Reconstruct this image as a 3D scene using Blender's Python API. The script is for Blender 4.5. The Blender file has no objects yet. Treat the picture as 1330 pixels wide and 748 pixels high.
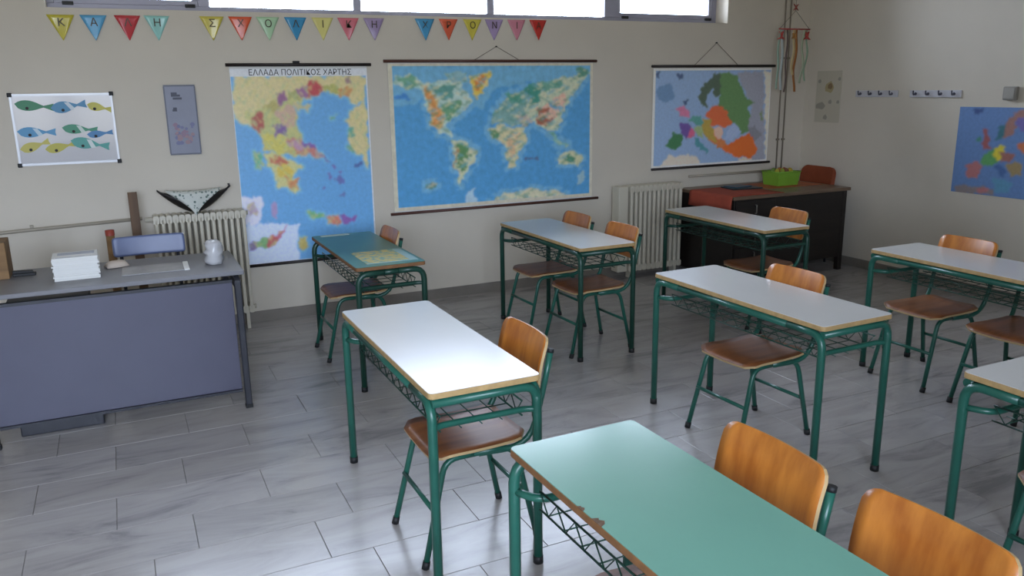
import bpy, bmesh, math, random
import numpy as np
from mathutils import Vector, Matrix
random.seed(7)
scene = bpy.context.scene
COL = scene.collection

# ---------------------------------------------------------------- camera
cam_d = bpy.data.cameras.new('camera')
cam = bpy.data.objects.new('camera', cam_d)
COL.objects.link(cam)
cam_d.sensor_width = 36.0
cam_d.lens = 1058.5 / 1330 * 36.0
cam_d.clip_start = 0.05
RIGHT = Vector((0.90183, -0.43185, -0.01456))
UP = Vector((0.11626, 0.21006, 0.97075))
FWD = Vector((0.41616, 0.87714, -0.23964))
CAM = Vector((0, 0, 1.772))
m = Matrix((RIGHT, UP, -FWD)).transposed().to_4x4()
m.translation = CAM
cam.matrix_world = m
scene.camera = cam

# ---------------------------------------------------------------- world, light, exposure
scene.view_settings.view_transform = 'Standard'
scene.view_settings.look = 'None'
scene.view_settings.gamma = 1.0
scene.view_settings.use_curve_mapping = False
scene.view_settings.exposure = 0.0
w = bpy.data.worlds.new('overcast_sky')
scene.world = w
w.use_nodes = True
nt = w.node_tree
bg = nt.nodes['Background']
geo = nt.nodes.new('ShaderNodeTexCoord'); sep = nt.nodes.new('ShaderNodeSeparateXYZ')
ramp = nt.nodes.new('ShaderNodeValToRGB')
ramp.color_ramp.elements[0].position = 0.0; ramp.color_ramp.elements[0].color = (0.26, 0.25, 0.22, 1)   # ground
ramp.color_ramp.elements[1].position = 0.04; ramp.color_ramp.elements[1].color = (0.765, 0.85, 1.0, 1)   # overcast sky
nt.links.new(geo.outputs['Generated'], sep.inputs[0])
nt.links.new(sep.outputs['Z'], ramp.inputs['Fac'])
nt.links.new(ramp.outputs['Color'], bg.inputs[0])
bg.inputs[1].default_value = 23.0

ROOM = dict(x0=-2.3, x1=6.43, y0=-1.7, y1=6.465, h=3.3)
def sky_portal(loc, rot, sx, sy):
    d = bpy.data.lights.new('daylight_portal', 'AREA')
    d.shape = 'RECTANGLE'; d.size = sx; d.size_y = sy
    d.cycles.is_portal = True
    o = bpy.data.objects.new('daylight_portal', d)
    COL.objects.link(o); o.location = loc; o.rotation_euler = rot
# daylight enters by the tall windows behind the photographer and by the high strip window
REAR_WINDOWS = (-1.45, 0.15)
for wx in REAR_WINDOWS:
    sky_portal((wx, ROOM['y0'] - 0.2, 2.025), (math.radians(90), 0, 0), 1.5, 2.05)
sky_portal((2.53, 6.68, 2.675), (math.radians(-90), 0, 0), 5.71, 0.69)
# ---------------------------------------------------------------- helpers
def s2l(c):
    c = c / 255.0
    return c / 12.92 if c <= 0.04045 else ((c + 0.055) / 1.055) ** 2.4
def rgb(r, g, b, k=1.0):
    return tuple(min(1.0, s2l(v) * k) for v in (r, g, b)) + (1.0,)

MATS = {}
def mat(name, col, rough=0.5, metal=0.0, var=0.0, vscale=6.0, bump=0.0, bscale=80.0, spec=0.5, rand=0.0):
    """Principled material; noise varies its colour a little and may give fine relief."""
    if name in MATS: return MATS[name]
    M = bpy.data.materials.new(name); M.use_nodes = True
    nt = M.node_tree; b = nt.nodes['Principled BSDF']
    b.inputs['Base Color'].default_value = col
    b.inputs['Roughness'].default_value = rough
    b.inputs['Metallic'].default_value = metal
    b.inputs['Specular IOR Level'].default_value = spec
    tc = nt.nodes.new('ShaderNodeTexCoord')
    if var > 0:
        n = nt.nodes.new('ShaderNodeTexNoise'); n.inputs['Scale'].default_value = vscale; n.inputs['Detail'].default_value = 4
        nt.links.new(tc.outputs['Object'], n.inputs['Vector'])
        r = nt.nodes.new('ShaderNodeValToRGB')
        lo = [c * (1 - var) for c in col[:3]] + [1]; hi = [min(1, c * (1 + var)) for c in col[:3]] + [1]
        r.color_ramp.elements[0].position = 0.3; r.color_ramp.elements[0].color = lo
        r.color_ramp.elements[1].position = 0.7; r.color_ramp.elements[1].color = hi
        nt.links.new(n.outputs['Fac'], r.inputs['Fac'])
        nt.links.new(r.outputs['Color'], b.inputs['Base Color'])
    if bump > 0:
        n2 = nt.nodes.new('ShaderNodeTexNoise'); n2.inputs['Scale'].default_value = bscale; n2.inputs['Detail'].default_value = 3
        nt.links.new(tc.outputs['Object'], n2.inputs['Vector'])
        bp = nt.nodes.new('ShaderNodeBump'); bp.inputs['Strength'].default_value = bump; bp.inputs['Distance'].default_value = 0.01
        nt.links.new(n2.outputs['Fac'], bp.inputs['Height'])
        nt.links.new(bp.outputs['Normal'], b.inputs['Normal'])
    MATS[name] = M
    return M

def wood_mat(name, dark, light, rough=0.35, axis='Y', coat=0.3):
    if name in MATS: return MATS[name]
    M = bpy.data.materials.new(name); M.use_nodes = True
    nt = M.node_tree; b = nt.nodes['Principled BSDF']
    tc = nt.nodes.new('ShaderNodeTexCoord'); mp = nt.nodes.new('ShaderNodeMapping')
    mp.inputs['Scale'].default_value = {'Y': (22, 2.2, 22), 'X': (2.2, 22, 22), 'Z': (22, 22, 2.2)}[axis]
    oi = nt.nodes.new('ShaderNodeObjectInfo')
    add = nt.nodes.new('ShaderNodeVectorMath'); add.operation = 'ADD'
    sc = nt.nodes.new('ShaderNodeMath'); sc.operation = 'MULTIPLY'; sc.inputs[1].default_value = 37.0
    nt.links.new(oi.outputs['Random'], sc.inputs[0])
    nt.links.new(tc.outputs['Object'], mp.inputs['Vector'])
    nt.links.new(mp.outputs['Vector'], add.inputs[0]); nt.links.new(sc.outputs[0], add.inputs[1])
    n = nt.nodes.new('ShaderNodeTexNoise'); n.inputs['Scale'].default_value = 1.0; n.inputs['Detail'].default_value = 5
    nt.links.new(add.outputs[0], n.inputs['Vector'])
    r = nt.nodes.new('ShaderNodeValToRGB')
    r.color_ramp.elements[0].position = 0.32; r.color_ramp.elements[0].color = dark
    r.color_ramp.elements[1].position = 0.68; r.color_ramp.elements[1].color = light
    nt.links.new(n.outputs['Fac'], r.inputs['Fac']); nt.links.new(r.outputs['Color'], b.inputs['Base Color'])
    b.inputs['Roughness'].default_value = rough
    b.inputs['Coat Weight'].default_value = coat; b.inputs['Coat Roughness'].default_value = 0.25
    MATS[name] = M
    return M

class MB:
    """collects shapes, then links them as ONE mesh object"""
    def __init__(s): s.v = []; s.f = []; s.mi = []; s.sm = []
    def add(s, vs, fs, mi=0, smooth=False):
        o = len(s.v); s.v += [tuple(p) for p in vs]
        for f in fs: s.f.append(tuple(i + o for i in f)); s.mi.append(mi); s.sm.append(smooth)
    def box(s, x0, x1, y0, y1, z0, z1, mi=0):
        vs = [(x0,y0,z0),(x1,y0,z0),(x1,y1,z0),(x0,y1,z0),(x0,y0,z1),(x1,y0,z1),(x1,y1,z1),(x0,y1,z1)]
        s.add(vs, [(0,3,2,1),(4,5,6,7),(0,1,5,4),(1,2,6,5),(2,3,7,6),(3,0,4,7)], mi)
    def prism(s, pts, axis, a, b, mi=0):
        """outline pts (2D) extruded along an axis between a and b"""
        def P(p, t):
            return {'z': (p[0], p[1], t), 'y': (p[0], t, p[1]), 'x': (t, p[0], p[1])}[axis]
        n = len(pts)
        vs = [P(p, a) for p in pts] + [P(p, b) for p in pts]
        fs = [tuple(range(n))[::-1], tuple(range(n, 2*n))]
        fs += [(i, (i+1) % n, n + (i+1) % n, n + i) for i in range(n)]
        s.add(vs, fs, mi)
    def tube(s, path, r, seg=8, cap=True, mi=0):
        path = [Vector(p) for p in path]; n = len(path)
        tang = []
        for i in range(n):
            t = (path[min(i+1, n-1)] - path[max(i-1, 0)])
            tang.append(t.normalized())
        ref = Vector((0,0,1)) if abs(tang[0].z) < 0.9 else Vector((1,0,0))
        u = tang[0].cross(ref).normalized()
        vs = []
        for i in range(n):
            u = (u - tang[i] * u.dot(tang[i])).normalized()
            w_ = tang[i].cross(u)
            rr = r[i] if isinstance(r, (list, tuple)) else r
            for k in range(seg):
                a = 2 * math.pi * k / seg
                vs.append(path[i] + (u * math.cos(a) + w_ * math.sin(a)) * rr)
        fs = []
        for i in range(n-1):
            for k in range(seg):
                fs.append((i*seg+k, i*seg+(k+1) % seg, (i+1)*seg+(k+1) % seg, (i+1)*seg+k))
        s.add(vs, fs, mi, True)
        if cap:
            o = len(s.v) - len(vs)
            s.f.append(tuple(o + k for k in range(seg))[::-1]); s.mi.append(mi); s.sm.append(False)
            s.f.append(tuple(o + (n-1)*seg + k for k in range(seg))); s.mi.append(mi); s.sm.append(False)
    def lathe(s, prof, cx=0, cy=0, seg=20, mi=0):
        vs = []
        for r, z in prof:
            for k in range(seg):
                a = 2*math.pi*k/seg; vs.append((cx + r*math.cos(a), cy + r*math.sin(a), z))
        fs = []
        for i in range(len(prof)-1):
            for k in range(seg):
                fs.append((i*seg+k, i*seg+(k+1) % seg, (i+1)*seg+(k+1) % seg, (i+1)*seg+k))
        s.add(vs, fs, mi, True)
    def sheet(s, rows, thick, mi=0, smooth=True, edge=None):
        """grid of points (rows of equal length) given a thickness along -normal vectors"""
        R = len(rows); Cn = len(rows[0])
        P = [[Vector(p) for p in row] for row in rows]
        top, bot = [], []
        for i in range(R):
            for j in range(Cn):
                du = P[i][min(j+1, Cn-1)] - P[i][max(j-1, 0)]
                dv = P[min(i+1, R-1)][j] - P[max(i-1, 0)][j]
                nrm = du.cross(dv)
                nrm = nrm.normalized() if nrm.length > 1e-9 else Vector((0,0,1))
                top.append(P[i][j] + nrm * thick * 0.5); bot.append(P[i][j] - nrm * thick * 0.5)
        N = R * Cn; fs = []
        for i in range(R-1):
            for j in range(Cn-1):
                a = i*Cn + j
                fs.append((a, a+1, a+Cn+1, a+Cn)); fs.append((N+a, N+a+Cn, N+a+Cn+1, N+a+1))
        s.add(top + bot, fs, mi, smooth)
        o = len(s.v) - 2*N; loop = [j for j in range(Cn)] + [i*Cn + Cn-1 for i in range(1, R)] + \
            [(R-1)*Cn + j for j in range(Cn-2, -1, -1)] + [i*Cn for i in range(R-2, 0, -1)]
        L = len(loop)
        for k in range(L):
            a, b = loop[k], loop[(k+1) % L]
            s.f.append((o+a, o+N+a, o+N+b, o+b)); s.mi.append(mi if edge is None else edge); s.sm.append(False)
    def mesh(s, name, mats):
        me = bpy.data.meshes.new(name)
        me.from_pydata(s.v, [], s.f)
        for M in (mats if isinstance(mats, (list, tuple)) else [mats]): me.materials.append(M)
        me.polygons.foreach_set('material_index', s.mi)
        me.polygons.foreach_set('use_smooth', s.sm)
        bm = bmesh.new(); bm.from_mesh(me)
        bmesh.ops.recalc_face_normals(bm, faces=bm.faces); bm.to_mesh(me); bm.free()
        me.update()
        return me
    def build(s, name, mats, parent=None):
        return link(name, s.mesh(name, mats), parent)

def link(name, me, parent=None):
    o = bpy.data.objects.new(name, me); COL.objects.link(o)
    if parent is not None: o.parent = parent
    return o
def tag(o, label, cat, group=None):
    o['label'] = label; o['category'] = cat
    if group: o['group'] = group
    return o
def thing(name, label, cat, loc=(0,0,0), rz=0.0, group=None):
    o = bpy.data.objects.new(name, None); COL.objects.link(o)
    o.empty_display_size = 0.1
    o.location = loc; o.rotation_euler = (0, 0, rz)
    return tag(o, label, cat, group)
def struct(o): o['kind'] = 'structure'; return o
def copy_tree(o, parent=None):
    c = o.copy(); COL.objects.link(c)
    if parent is not None: c.parent = parent
    for ch in list(o.children): copy_tree(ch, c)
    return c
def fillet(pts, r, n=5):
    """polyline with rounded corners"""
    P = [Vector(p) for p in pts]; out = [P[0]]
    for i in range(1, len(P)-1):
        a, b, c = P[i-1], P[i], P[i+1]
        d1 = (a-b); d2 = (c-b)
        t = min(r, d1.length*0.49, d2.length*0.49)
        p1 = b + d1.normalized()*t; p2 = b + d2.normalized()*t
        for k in range(n+1):
            u = k/n
            out.append(p1*(1-u)**2 + b*2*u*(1-u) + p2*u*u)
    out.append(P[-1]); return out
def rounded_rect(x0, x1, y0, y1, r, n=4):
    pts = []
    for cx, cy, a0 in ((x1-r, y1-r, 0), (x0+r, y1-r, 90), (x0+r, y0+r, 180), (x1-r, y0+r, 270)):
        for k in range(n+1):
            a = math.radians(a0 + 90*k/n); pts.append((cx + r*math.cos(a), cy + r*math.sin(a)))
    return pts
def bevel(o, width=0.004, seg=2):
    md = o.modifiers.new('bevel', 'BEVEL'); md.width = width; md.segments = seg; md.limit_method = 'ANGLE'
    return o
def text_mesh(txt, size, depth=0.0006, bold=0.0):
    cu = bpy.data.curves.new('lettering', 'FONT'); cu.body = txt; cu.size = size
    cu.align_x = 'CENTER'; cu.align_y = 'CENTER'; cu.extrude = depth; cu.offset = bold
    tmp = bpy.data.objects.new('lettering', cu); COL.objects.link(tmp)
    dg = bpy.context.evaluated_depsgraph_get()
    me = bpy.data.meshes.new_from_object(tmp.evaluated_get(dg))
    bpy.data.objects.remove(tmp); bpy.data.curves.remove(cu)
    return me

# ---------------------------------------------------------------- materials
WALL = mat('cream_plaster', rgb(215, 207, 192), 0.7, var=0.035, vscale=1.6, bump=0.05, bscale=60)
CEIL = mat('ceiling_plaster', rgb(212, 208, 200), 0.8)
GREEN = mat('green_enamel', rgb(34, 92, 78), 0.3, var=0.12, vscale=9)
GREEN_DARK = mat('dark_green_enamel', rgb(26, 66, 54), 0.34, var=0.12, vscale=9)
BLACKCAP = mat('black_rubber', rgb(22, 24, 26), 0.6)
LAM_WHITE = mat('white_laminate', rgb(214, 214, 212), 0.22, var=0.02, vscale=3)
LAM_MINT = mat('mint_laminate', rgb(118, 172, 154), 0.2, var=0.03, vscale=3)
LAM_TEAL = mat('teal_laminate', rgb(58, 120, 104), 0.3, var=0.1, vscale=5)
EDGE = mat('board_edge', rgb(176, 146, 98), 0.6, var=0.15, vscale=30)
EDGE_BROWN = mat('brown_board_edge', rgb(128, 88, 52), 0.6, var=0.2, vscale=30)
PLY_BACK = wood_mat('varnished_plywood_back', rgb(164, 92, 30), rgb(200, 126, 50), 0.34, 'Z')
PLY_SEAT = wood_mat('varnished_plywood_seat', rgb(112, 66, 36), rgb(146, 90, 50), 0.45, 'X', 0.08)
PLY_EDGE = mat('plywood_edge', rgb(190, 162, 118), 0.45)
GREYMETAL = mat('grey_aluminium', rgb(156, 156, 172), 0.45, 0.1)
WHITEMETAL = mat('radiator_enamel', rgb(208, 202, 184), 0.4)
BLACKROD = mat('dark_rod', rgb(36, 28, 26), 0.5)
BROWNROD = mat('brown_rod', rgb(84, 50, 40), 0.5)
PAPER = mat('white_paper', rgb(226, 226, 222), 0.6)
STRING = mat('grey_string', rgb(120, 112, 100), 0.8)
INK = mat('black_ink', rgb(34, 32, 30), 0.6)
# printed maps: flat colour outlines in sheet coordinates (0-1)
MAPS = {
 'greece': dict(bg=(108, 166, 214), halo=((122, 180, 214), 2), mottle=[((206, 196, 130), 0.8), ((180, 190, 140), 1.0)], polys=[
  ((214,200,150),[(0.027,0.967),(0.99,0.967),(0.975,0.836),(0.865,0.815),(0.835,0.852),(0.759,0.868),(0.652,0.884),(0.563,0.856),(0.456,0.843),(0.349,0.822),(0.267,0.831),(0.203,0.803),(0.136,0.761),(0.111,0.719),(0.052,0.735),(0.007,0.772),(0.009,0.863)]),
  ((214,200,150),[(0.887,0.807),(0.982,0.835),(0.972,0.467),(0.931,0.531),(0.865,0.557),(0.826,0.626),(0.843,0.687),(0.824,0.733)]),
  ((196,186,120),[(0.203,0.811),(0.432,0.821),(0.476,0.637),(0.566,0.566),(0.425,0.563),(0.299,0.575),(0.197,0.593),(0.165,0.667),(0.211,0.702),(0.175,0.746)]),
  ((206,200,140),[(0.184,0.572),(0.289,0.576),(0.39,0.535),(0.462,0.51),(0.427,0.488),(0.392,0.46),(0.442,0.382),(0.392,0.365),(0.344,0.409),(0.313,0.415),(0.278,0.393),(0.255,0.465),(0.209,0.519)]),
  ((190,160,150),[(0.431,0.616),(0.579,0.592),(0.655,0.518),(0.574,0.54),(0.467,0.559)]),
  ((190,190,130),[(0.077,0.77),(0.204,0.818),(0.289,0.845),(0.416,0.858),(0.498,0.842),(0.388,0.8),(0.452,0.711),(0.476,0.637),(0.265,0.643),(0.166,0.675)]),
  ((176,92,84),[(0.117,0.769),(0.201,0.792),(0.216,0.709),(0.168,0.686),(0.121,0.721)]),
  ((150,104,140),[(0.303,0.873),(0.377,0.887),(0.392,0.837),(0.317,0.816)]),
  ((182,172,108),[(0.204,0.818),(0.3,0.845),(0.337,0.808),(0.241,0.781)]),
  ((170,170,110),[(0.398,0.887),(0.505,0.907),(0.525,0.856),(0.404,0.843)]),
  ((160,112,150),[(0.459,0.908),(0.538,0.915),(0.547,0.856),(0.489,0.857)]),
  ((190,84,88),[(0.539,0.921),(0.615,0.936),(0.65,0.913),(0.629,0.87),(0.552,0.856)]),
  ((178,178,104),[(0.65,0.913),(0.786,0.915),(0.786,0.874),(0.651,0.877)]),
  ((204,146,96),[(0.785,0.905),(0.873,0.896),(0.835,0.852),(0.781,0.86)]),
  ((160,130,130),[(0.829,0.953),(0.878,0.956),(0.874,0.911),(0.834,0.915)]),
  ((196,186,150),[(0.433,0.828),(0.559,0.812),(0.549,0.795),(0.529,0.776),(0.493,0.799),(0.46,0.788)]),
  ((200,170,150),[(0.284,0.802),(0.432,0.814),(0.442,0.711),(0.335,0.699)]),
  ((206,196,104),[(0.166,0.675),(0.313,0.685),(0.387,0.609),(0.32,0.574),(0.217,0.585)]),
  ((132,104,158),[(0.264,0.715),(0.358,0.721),(0.363,0.669),(0.278,0.657)]),
  ((196,130,120),[(0.35,0.655),(0.476,0.637),(0.579,0.588),(0.564,0.551),(0.426,0.571)]),
  ((136,100,168),[(0.446,0.655),(0.476,0.637),(0.57,0.607),(0.583,0.58),(0.493,0.599)]),
  ((190,150,170),[(0.349,0.64),(0.474,0.622),(0.514,0.591),(0.386,0.595)]),
  ((196,110,92),[(0.223,0.548),(0.288,0.568),(0.383,0.527),(0.323,0.507),(0.24,0.518)]),
  ((214,190,90),[(0.266,0.509),(0.356,0.517),(0.396,0.46),(0.347,0.431),(0.296,0.456)]),
  ((206,140,96),[(0.316,0.445),(0.421,0.436),(0.43,0.374),(0.374,0.392)]),
  ((110,180,150),[(0.115,0.588),(0.175,0.579),(0.184,0.52),(0.125,0.512)]),
  ((118,180,130),[(0.48,0.264),(0.588,0.25),(0.596,0.218),(0.497,0.221)]),
  ((206,130,110),[(0.598,0.234),(0.722,0.239),(0.728,0.18),(0.627,0.188)]),
  ((140,100,170),[(0.732,0.226),(0.85,0.212),(0.831,0.183),(0.74,0.186)]),
  ((110,170,150),[(0.809,0.688),(0.877,0.694),(0.895,0.647),(0.827,0.642)]),
  ((110,170,150),[(0.695,0.765),(0.739,0.761),(0.73,0.742),(0.693,0.748)]),
  ((110,170,150),[(0.812,0.589),(0.85,0.595),(0.854,0.565),(0.819,0.558)]),
  ((90,110,170),[(0.86,0.502),(0.934,0.513),(0.932,0.494),(0.863,0.487)]),
  ((120,110,180),[(0.592,0.551),(0.629,0.544),(0.681,0.509),(0.648,0.511)]),
  ((120,110,180),[(0.68,0.502),(0.713,0.493),(0.699,0.47),(0.674,0.479)]),
  ((120,110,180),[(0.733,0.469),(0.765,0.457),(0.754,0.437),(0.728,0.449)]),
  ((120,110,180),[(0.643,0.457),(0.665,0.461),(0.679,0.44),(0.651,0.437)]),
  ((110,120,180),[(0.695,0.432),(0.784,0.419),(0.779,0.403),(0.694,0.416)]),
  ((110,110,180),[(0.603,0.397),(0.629,0.388),(0.612,0.374)]),
  ((110,120,180),[(0.721,0.35),(0.767,0.351),(0.772,0.335),(0.726,0.334)]),
  ((214,214,230),[(-0.007,0.361),(0.138,0.363),(0.131,0.218),(-0.004,0.22)]),
  ((180,160,180),[(0.041,0.333),(0.104,0.34),(0.098,0.262),(0.047,0.249)]),
  ((170,150,190),[(0.207,0.324),(0.258,0.314),(0.243,0.239),(0.202,0.249)]),
  ((204,216,236),[(0.006,0.219),(0.396,0.202),(0.383,-0.017),(0.003,0.0)]),
  ((130,176,120),[(0.023,0.115),(0.1,0.14),(0.164,0.144),(0.168,0.092),(0.115,0.083),(0.04,0.079)]),
  ((130,110,160),[(0.018,0.122),(0.067,0.127),(0.072,0.08),(0.03,0.08)]),
  ((190,100,100),[(0.164,0.144),(0.217,0.151),(0.248,0.13),(0.212,0.099),(0.168,0.092)]),
  ((190,110,130),[(0.214,0.151),(0.328,0.194),(0.258,0.129)]),
  ((196,180,110),[(0.398,0.121),(0.453,0.125),(0.47,0.068),(0.402,0.058)]),
 ]),
 'world': dict(bg=(84, 150, 196), halo=((112, 168, 200), 4), mottle=[((84, 142, 112), 0.75), ((212, 204, 170), 0.9), ((120, 170, 180), 1.0)], polys=[
  ((112,168,198),[(0.013,0.983),(0.989,0.993),(0.984,0.883),(0.698,0.869),(0.475,0.831),(0.437,0.677),(0.378,0.731),(0.317,0.647),(0.149,0.813),(0.124,0.739),(0.019,0.718),(0.013,0.857)]),
  ((180,200,190),[(0.025,0.922),(0.097,0.937),(0.156,0.87),(0.23,0.886),(0.322,0.885),(0.378,0.747),(0.329,0.647),(0.281,0.606),(0.251,0.548),(0.281,0.492),(0.221,0.524),(0.183,0.586),(0.168,0.687),(0.147,0.821),(0.094,0.839),(0.029,0.857)]),
  ((70,130,190),[(0.027,0.8),(0.082,0.803),(0.092,0.765),(0.037,0.758)]),
  ((110,160,130),[(0.037,0.921),(0.107,0.929),(0.133,0.838),(0.072,0.831),(0.04,0.881)]),
  ((206,170,110),[(0.148,0.863),(0.189,0.837),(0.239,0.685),(0.243,0.574),(0.216,0.536),(0.183,0.586),(0.174,0.687)]),
  ((204,140,80),[(0.156,0.846),(0.183,0.829),(0.225,0.686),(0.229,0.583),(0.197,0.585),(0.18,0.704)]),
  ((110,158,120),[(0.238,0.719),(0.284,0.742),(0.319,0.75),(0.324,0.69),(0.275,0.607),(0.244,0.617)]),
  ((96,150,140),[(0.189,0.862),(0.286,0.852),(0.296,0.767),(0.238,0.753)]),
  ((140,176,180),[(0.254,0.936),(0.358,0.943),(0.368,0.867),(0.275,0.852)]),
  ((214,186,90),[(0.379,0.925),(0.472,0.933),(0.453,0.831),(0.402,0.761),(0.378,0.85)]),
  ((206,130,64),[(0.396,0.908),(0.453,0.916),(0.434,0.831),(0.403,0.795)]),
  ((196,200,170),[(0.278,0.486),(0.331,0.46),(0.398,0.391),(0.39,0.33),(0.351,0.262),(0.328,0.175),(0.314,0.132),(0.297,0.267),(0.28,0.391)]),
  ((96,140,90),[(0.287,0.451),(0.354,0.424),(0.371,0.369),(0.335,0.334),(0.346,0.281),(0.321,0.229),(0.302,0.354)]),
  ((176,140,96),[(0.283,0.425),(0.298,0.407),(0.308,0.213),(0.299,0.249)]),
  ((204,196,156),[(0.459,0.536),(0.521,0.568),(0.633,0.526),(0.656,0.471),(0.613,0.384),(0.583,0.278),(0.554,0.265),(0.531,0.39),(0.525,0.458),(0.458,0.463)]),
  ((100,140,96),[(0.452,0.523),(0.484,0.538),(0.507,0.477),(0.464,0.465)]),
  ((210,180,140),[(0.544,0.496),(0.626,0.509),(0.594,0.403),(0.574,0.314),(0.543,0.371)]),
  ((128,166,160),[(0.472,0.641),(0.498,0.692),(0.56,0.786),(0.648,0.818),(0.666,0.668),(0.633,0.581),(0.595,0.564),(0.521,0.577),(0.478,0.579)]),
  ((84,150,130),[(0.548,0.786),(0.623,0.81),(0.628,0.722),(0.566,0.707)]),
  ((180,170,160),[(0.59,0.636),(0.659,0.65),(0.671,0.569),(0.62,0.536)]),
  ((190,196,170),[(0.647,0.669),(0.698,0.861),(0.802,0.886),(0.906,0.911),(0.973,0.955),(0.973,0.901),(0.893,0.786),(0.847,0.66),(0.828,0.57),(0.794,0.518),(0.761,0.516),(0.71,0.567),(0.659,0.597)]),
  ((70,142,126),[(0.642,0.836),(0.705,0.864),(0.72,0.728),(0.675,0.699)]),
  ((110,160,140),[(0.711,0.869),(0.828,0.886),(0.821,0.823),(0.73,0.798)]),
  ((214,176,156),[(0.697,0.666),(0.801,0.753),(0.867,0.786),(0.841,0.679),(0.794,0.591),(0.761,0.556)]),
  ((166,96,76),[(0.7,0.663),(0.762,0.691),(0.762,0.646),(0.73,0.63),(0.794,0.599),(0.761,0.552),(0.704,0.586)]),
  ((130,176,170),[(0.761,0.51),(0.794,0.514),(0.834,0.424),(0.867,0.384),(0.841,0.377),(0.781,0.464)]),
  ((110,160,190),[(0.762,0.736),(0.854,0.66),(0.841,0.642),(0.775,0.681)]),
  ((196,196,160),[(0.818,0.332),(0.894,0.364),(0.952,0.303),(0.933,0.233),(0.868,0.258),(0.821,0.27)]),
  ((84,140,110),[(0.841,0.315),(0.894,0.33),(0.908,0.279),(0.861,0.273)]),
  ((204,200,170),[(0.458,0.014),(0.514,0.065),(0.591,0.09),(0.694,0.086),(0.827,0.047),(0.868,0.023),(0.868,0.015)]),
  ((170,196,210),[(0.34,0.103),(0.385,0.125),(0.387,0.021),(0.338,0.019)]),
  ((150,180,190),[(0.908,0.156),(0.956,0.208),(0.963,0.122),(0.922,0.097)]),
  ((90,120,120),[(0.132,0.177),(0.201,0.179),(0.198,0.144),(0.137,0.146)]),
  ((90,110,150),[(0.644,0.318),(0.708,0.322),(0.708,0.3),(0.644,0.3)]),
  ((90,140,120),[(0.906,0.956),(0.973,0.973),(0.97,0.91),(0.926,0.893)]),
 ]),
 'europe': dict(bg=(140, 164, 194), halo=None, mottle=[], polys=[
  ((150,152,164),[(0.685,0.954),(0.923,0.968),(0.983,-0.01),(0.825,-0.003),(0.808,0.375),(0.831,0.611)]),
  ((100,136,88),[(0.544,0.955),(0.686,0.94),(0.751,0.751),(0.795,0.681),(0.872,0.639),(0.807,0.589),(0.83,0.454),(0.811,0.336),(0.753,0.315),(0.708,0.42),(0.632,0.462),(0.545,0.64)]),
  ((84,100,84),[(0.359,0.704),(0.391,0.778),(0.442,0.862),(0.502,0.955),(0.549,0.95),(0.553,0.737),(0.511,0.699),(0.484,0.804),(0.455,0.739),(0.436,0.597),(0.404,0.608),(0.38,0.656)]),
  ((208,104,64),[(0.43,0.526),(0.506,0.619),(0.587,0.601),(0.665,0.442),(0.611,0.386),(0.498,0.411)]),
  ((196,120,72),[(0.436,0.356),(0.515,0.352),(0.6,0.259),(0.636,0.167),(0.587,0.151),(0.487,0.246)]),
  ((176,150,72),[(0.416,0.492),(0.48,0.47),(0.508,0.352),(0.552,0.232),(0.471,0.267),(0.413,0.357)]),
  ((212,106,48),[(0.583,0.175),(0.715,0.251),(0.844,0.317),(0.868,0.252),(0.899,0.129),(0.854,0.035),(0.723,0.061),(0.596,0.14)]),
  ((220,180,160),[(0.502,0.372),(0.579,0.387),(0.589,0.308),(0.543,0.272)]),
  ((160,176,206),[(0.597,0.245),(0.644,0.364),(0.691,0.425),(0.748,0.319),(0.682,0.247)]),
  ((196,120,150),[(0.189,0.605),(0.242,0.632),(0.296,0.583),(0.299,0.507),(0.23,0.51)]),
  ((70,86,120),[(0.237,0.679),(0.28,0.691),(0.282,0.631),(0.249,0.628)]),
  ((110,86,150),[(0.22,0.463),(0.301,0.449),(0.306,0.277),(0.242,0.338)]),
  ((200,100,130),[(0.302,0.402),(0.349,0.38),(0.344,0.304),(0.305,0.306)]),
  ((70,120,80),[(0.123,0.222),(0.158,0.356),(0.258,0.328),(0.245,0.233),(0.185,0.165)]),
  ((80,140,150),[(0.344,0.284),(0.384,0.272),(0.466,0.163),(0.461,0.11),(0.37,0.214)]),
  ((90,150,140),[(0.3,0.479),(0.345,0.515),(0.407,0.516),(0.415,0.415),(0.332,0.438)]),
  ((150,170,120),[(0.34,0.419),(0.419,0.405),(0.423,0.279),(0.367,0.302)]),
  ((206,196,180),[(0.068,0.005),(0.149,0.128),(0.373,0.103),(0.399,0.066),(0.4,0.007)]),
  ((206,196,180),[(0.723,0.04),(0.857,0.04),(0.894,-0.003),(0.758,0.002)]),
  ((80,96,130),[(0.011,0.96),(0.046,0.968),(0.052,0.91),(0.019,0.906)]),
  ((80,96,130),[(0.185,0.94),(0.218,0.949),(0.242,0.908),(0.204,0.884)]),
  ((108,138,172),[(0.035,0.823),(0.145,0.858),(0.172,0.709),(0.091,0.656),(0.038,0.694)]),
  ((130,130,140),[(0.809,0.355),(0.875,0.391),(0.948,0.287),(0.883,0.211)]),
  ((120,140,100),[(0.911,0.519),(0.936,0.528),(0.939,0.459),(0.919,0.459)]),
  ((208,202,186),[(0.935,0.97),(1.015,0.979),(1.049,-0.005),(0.988,-0.011)]),
 ]),
 'rightmap': dict(bg=(96, 126, 172), halo=None, mottle=[], polys=[
  ((150,86,84),[(0.194,0.746),(0.24,0.739),(0.265,0.528),(0.223,0.513),(0.197,0.586),(0.21,0.658)]),
  ((70,130,110),[(0.155,0.654),(0.179,0.665),(0.184,0.606),(0.162,0.6)]),
  ((150,110,100),[(0.329,0.656),(0.37,0.854),(0.423,0.961),(0.552,0.993),(0.56,0.9),(0.44,0.896),(0.43,0.723),(0.384,0.67)]),
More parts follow.
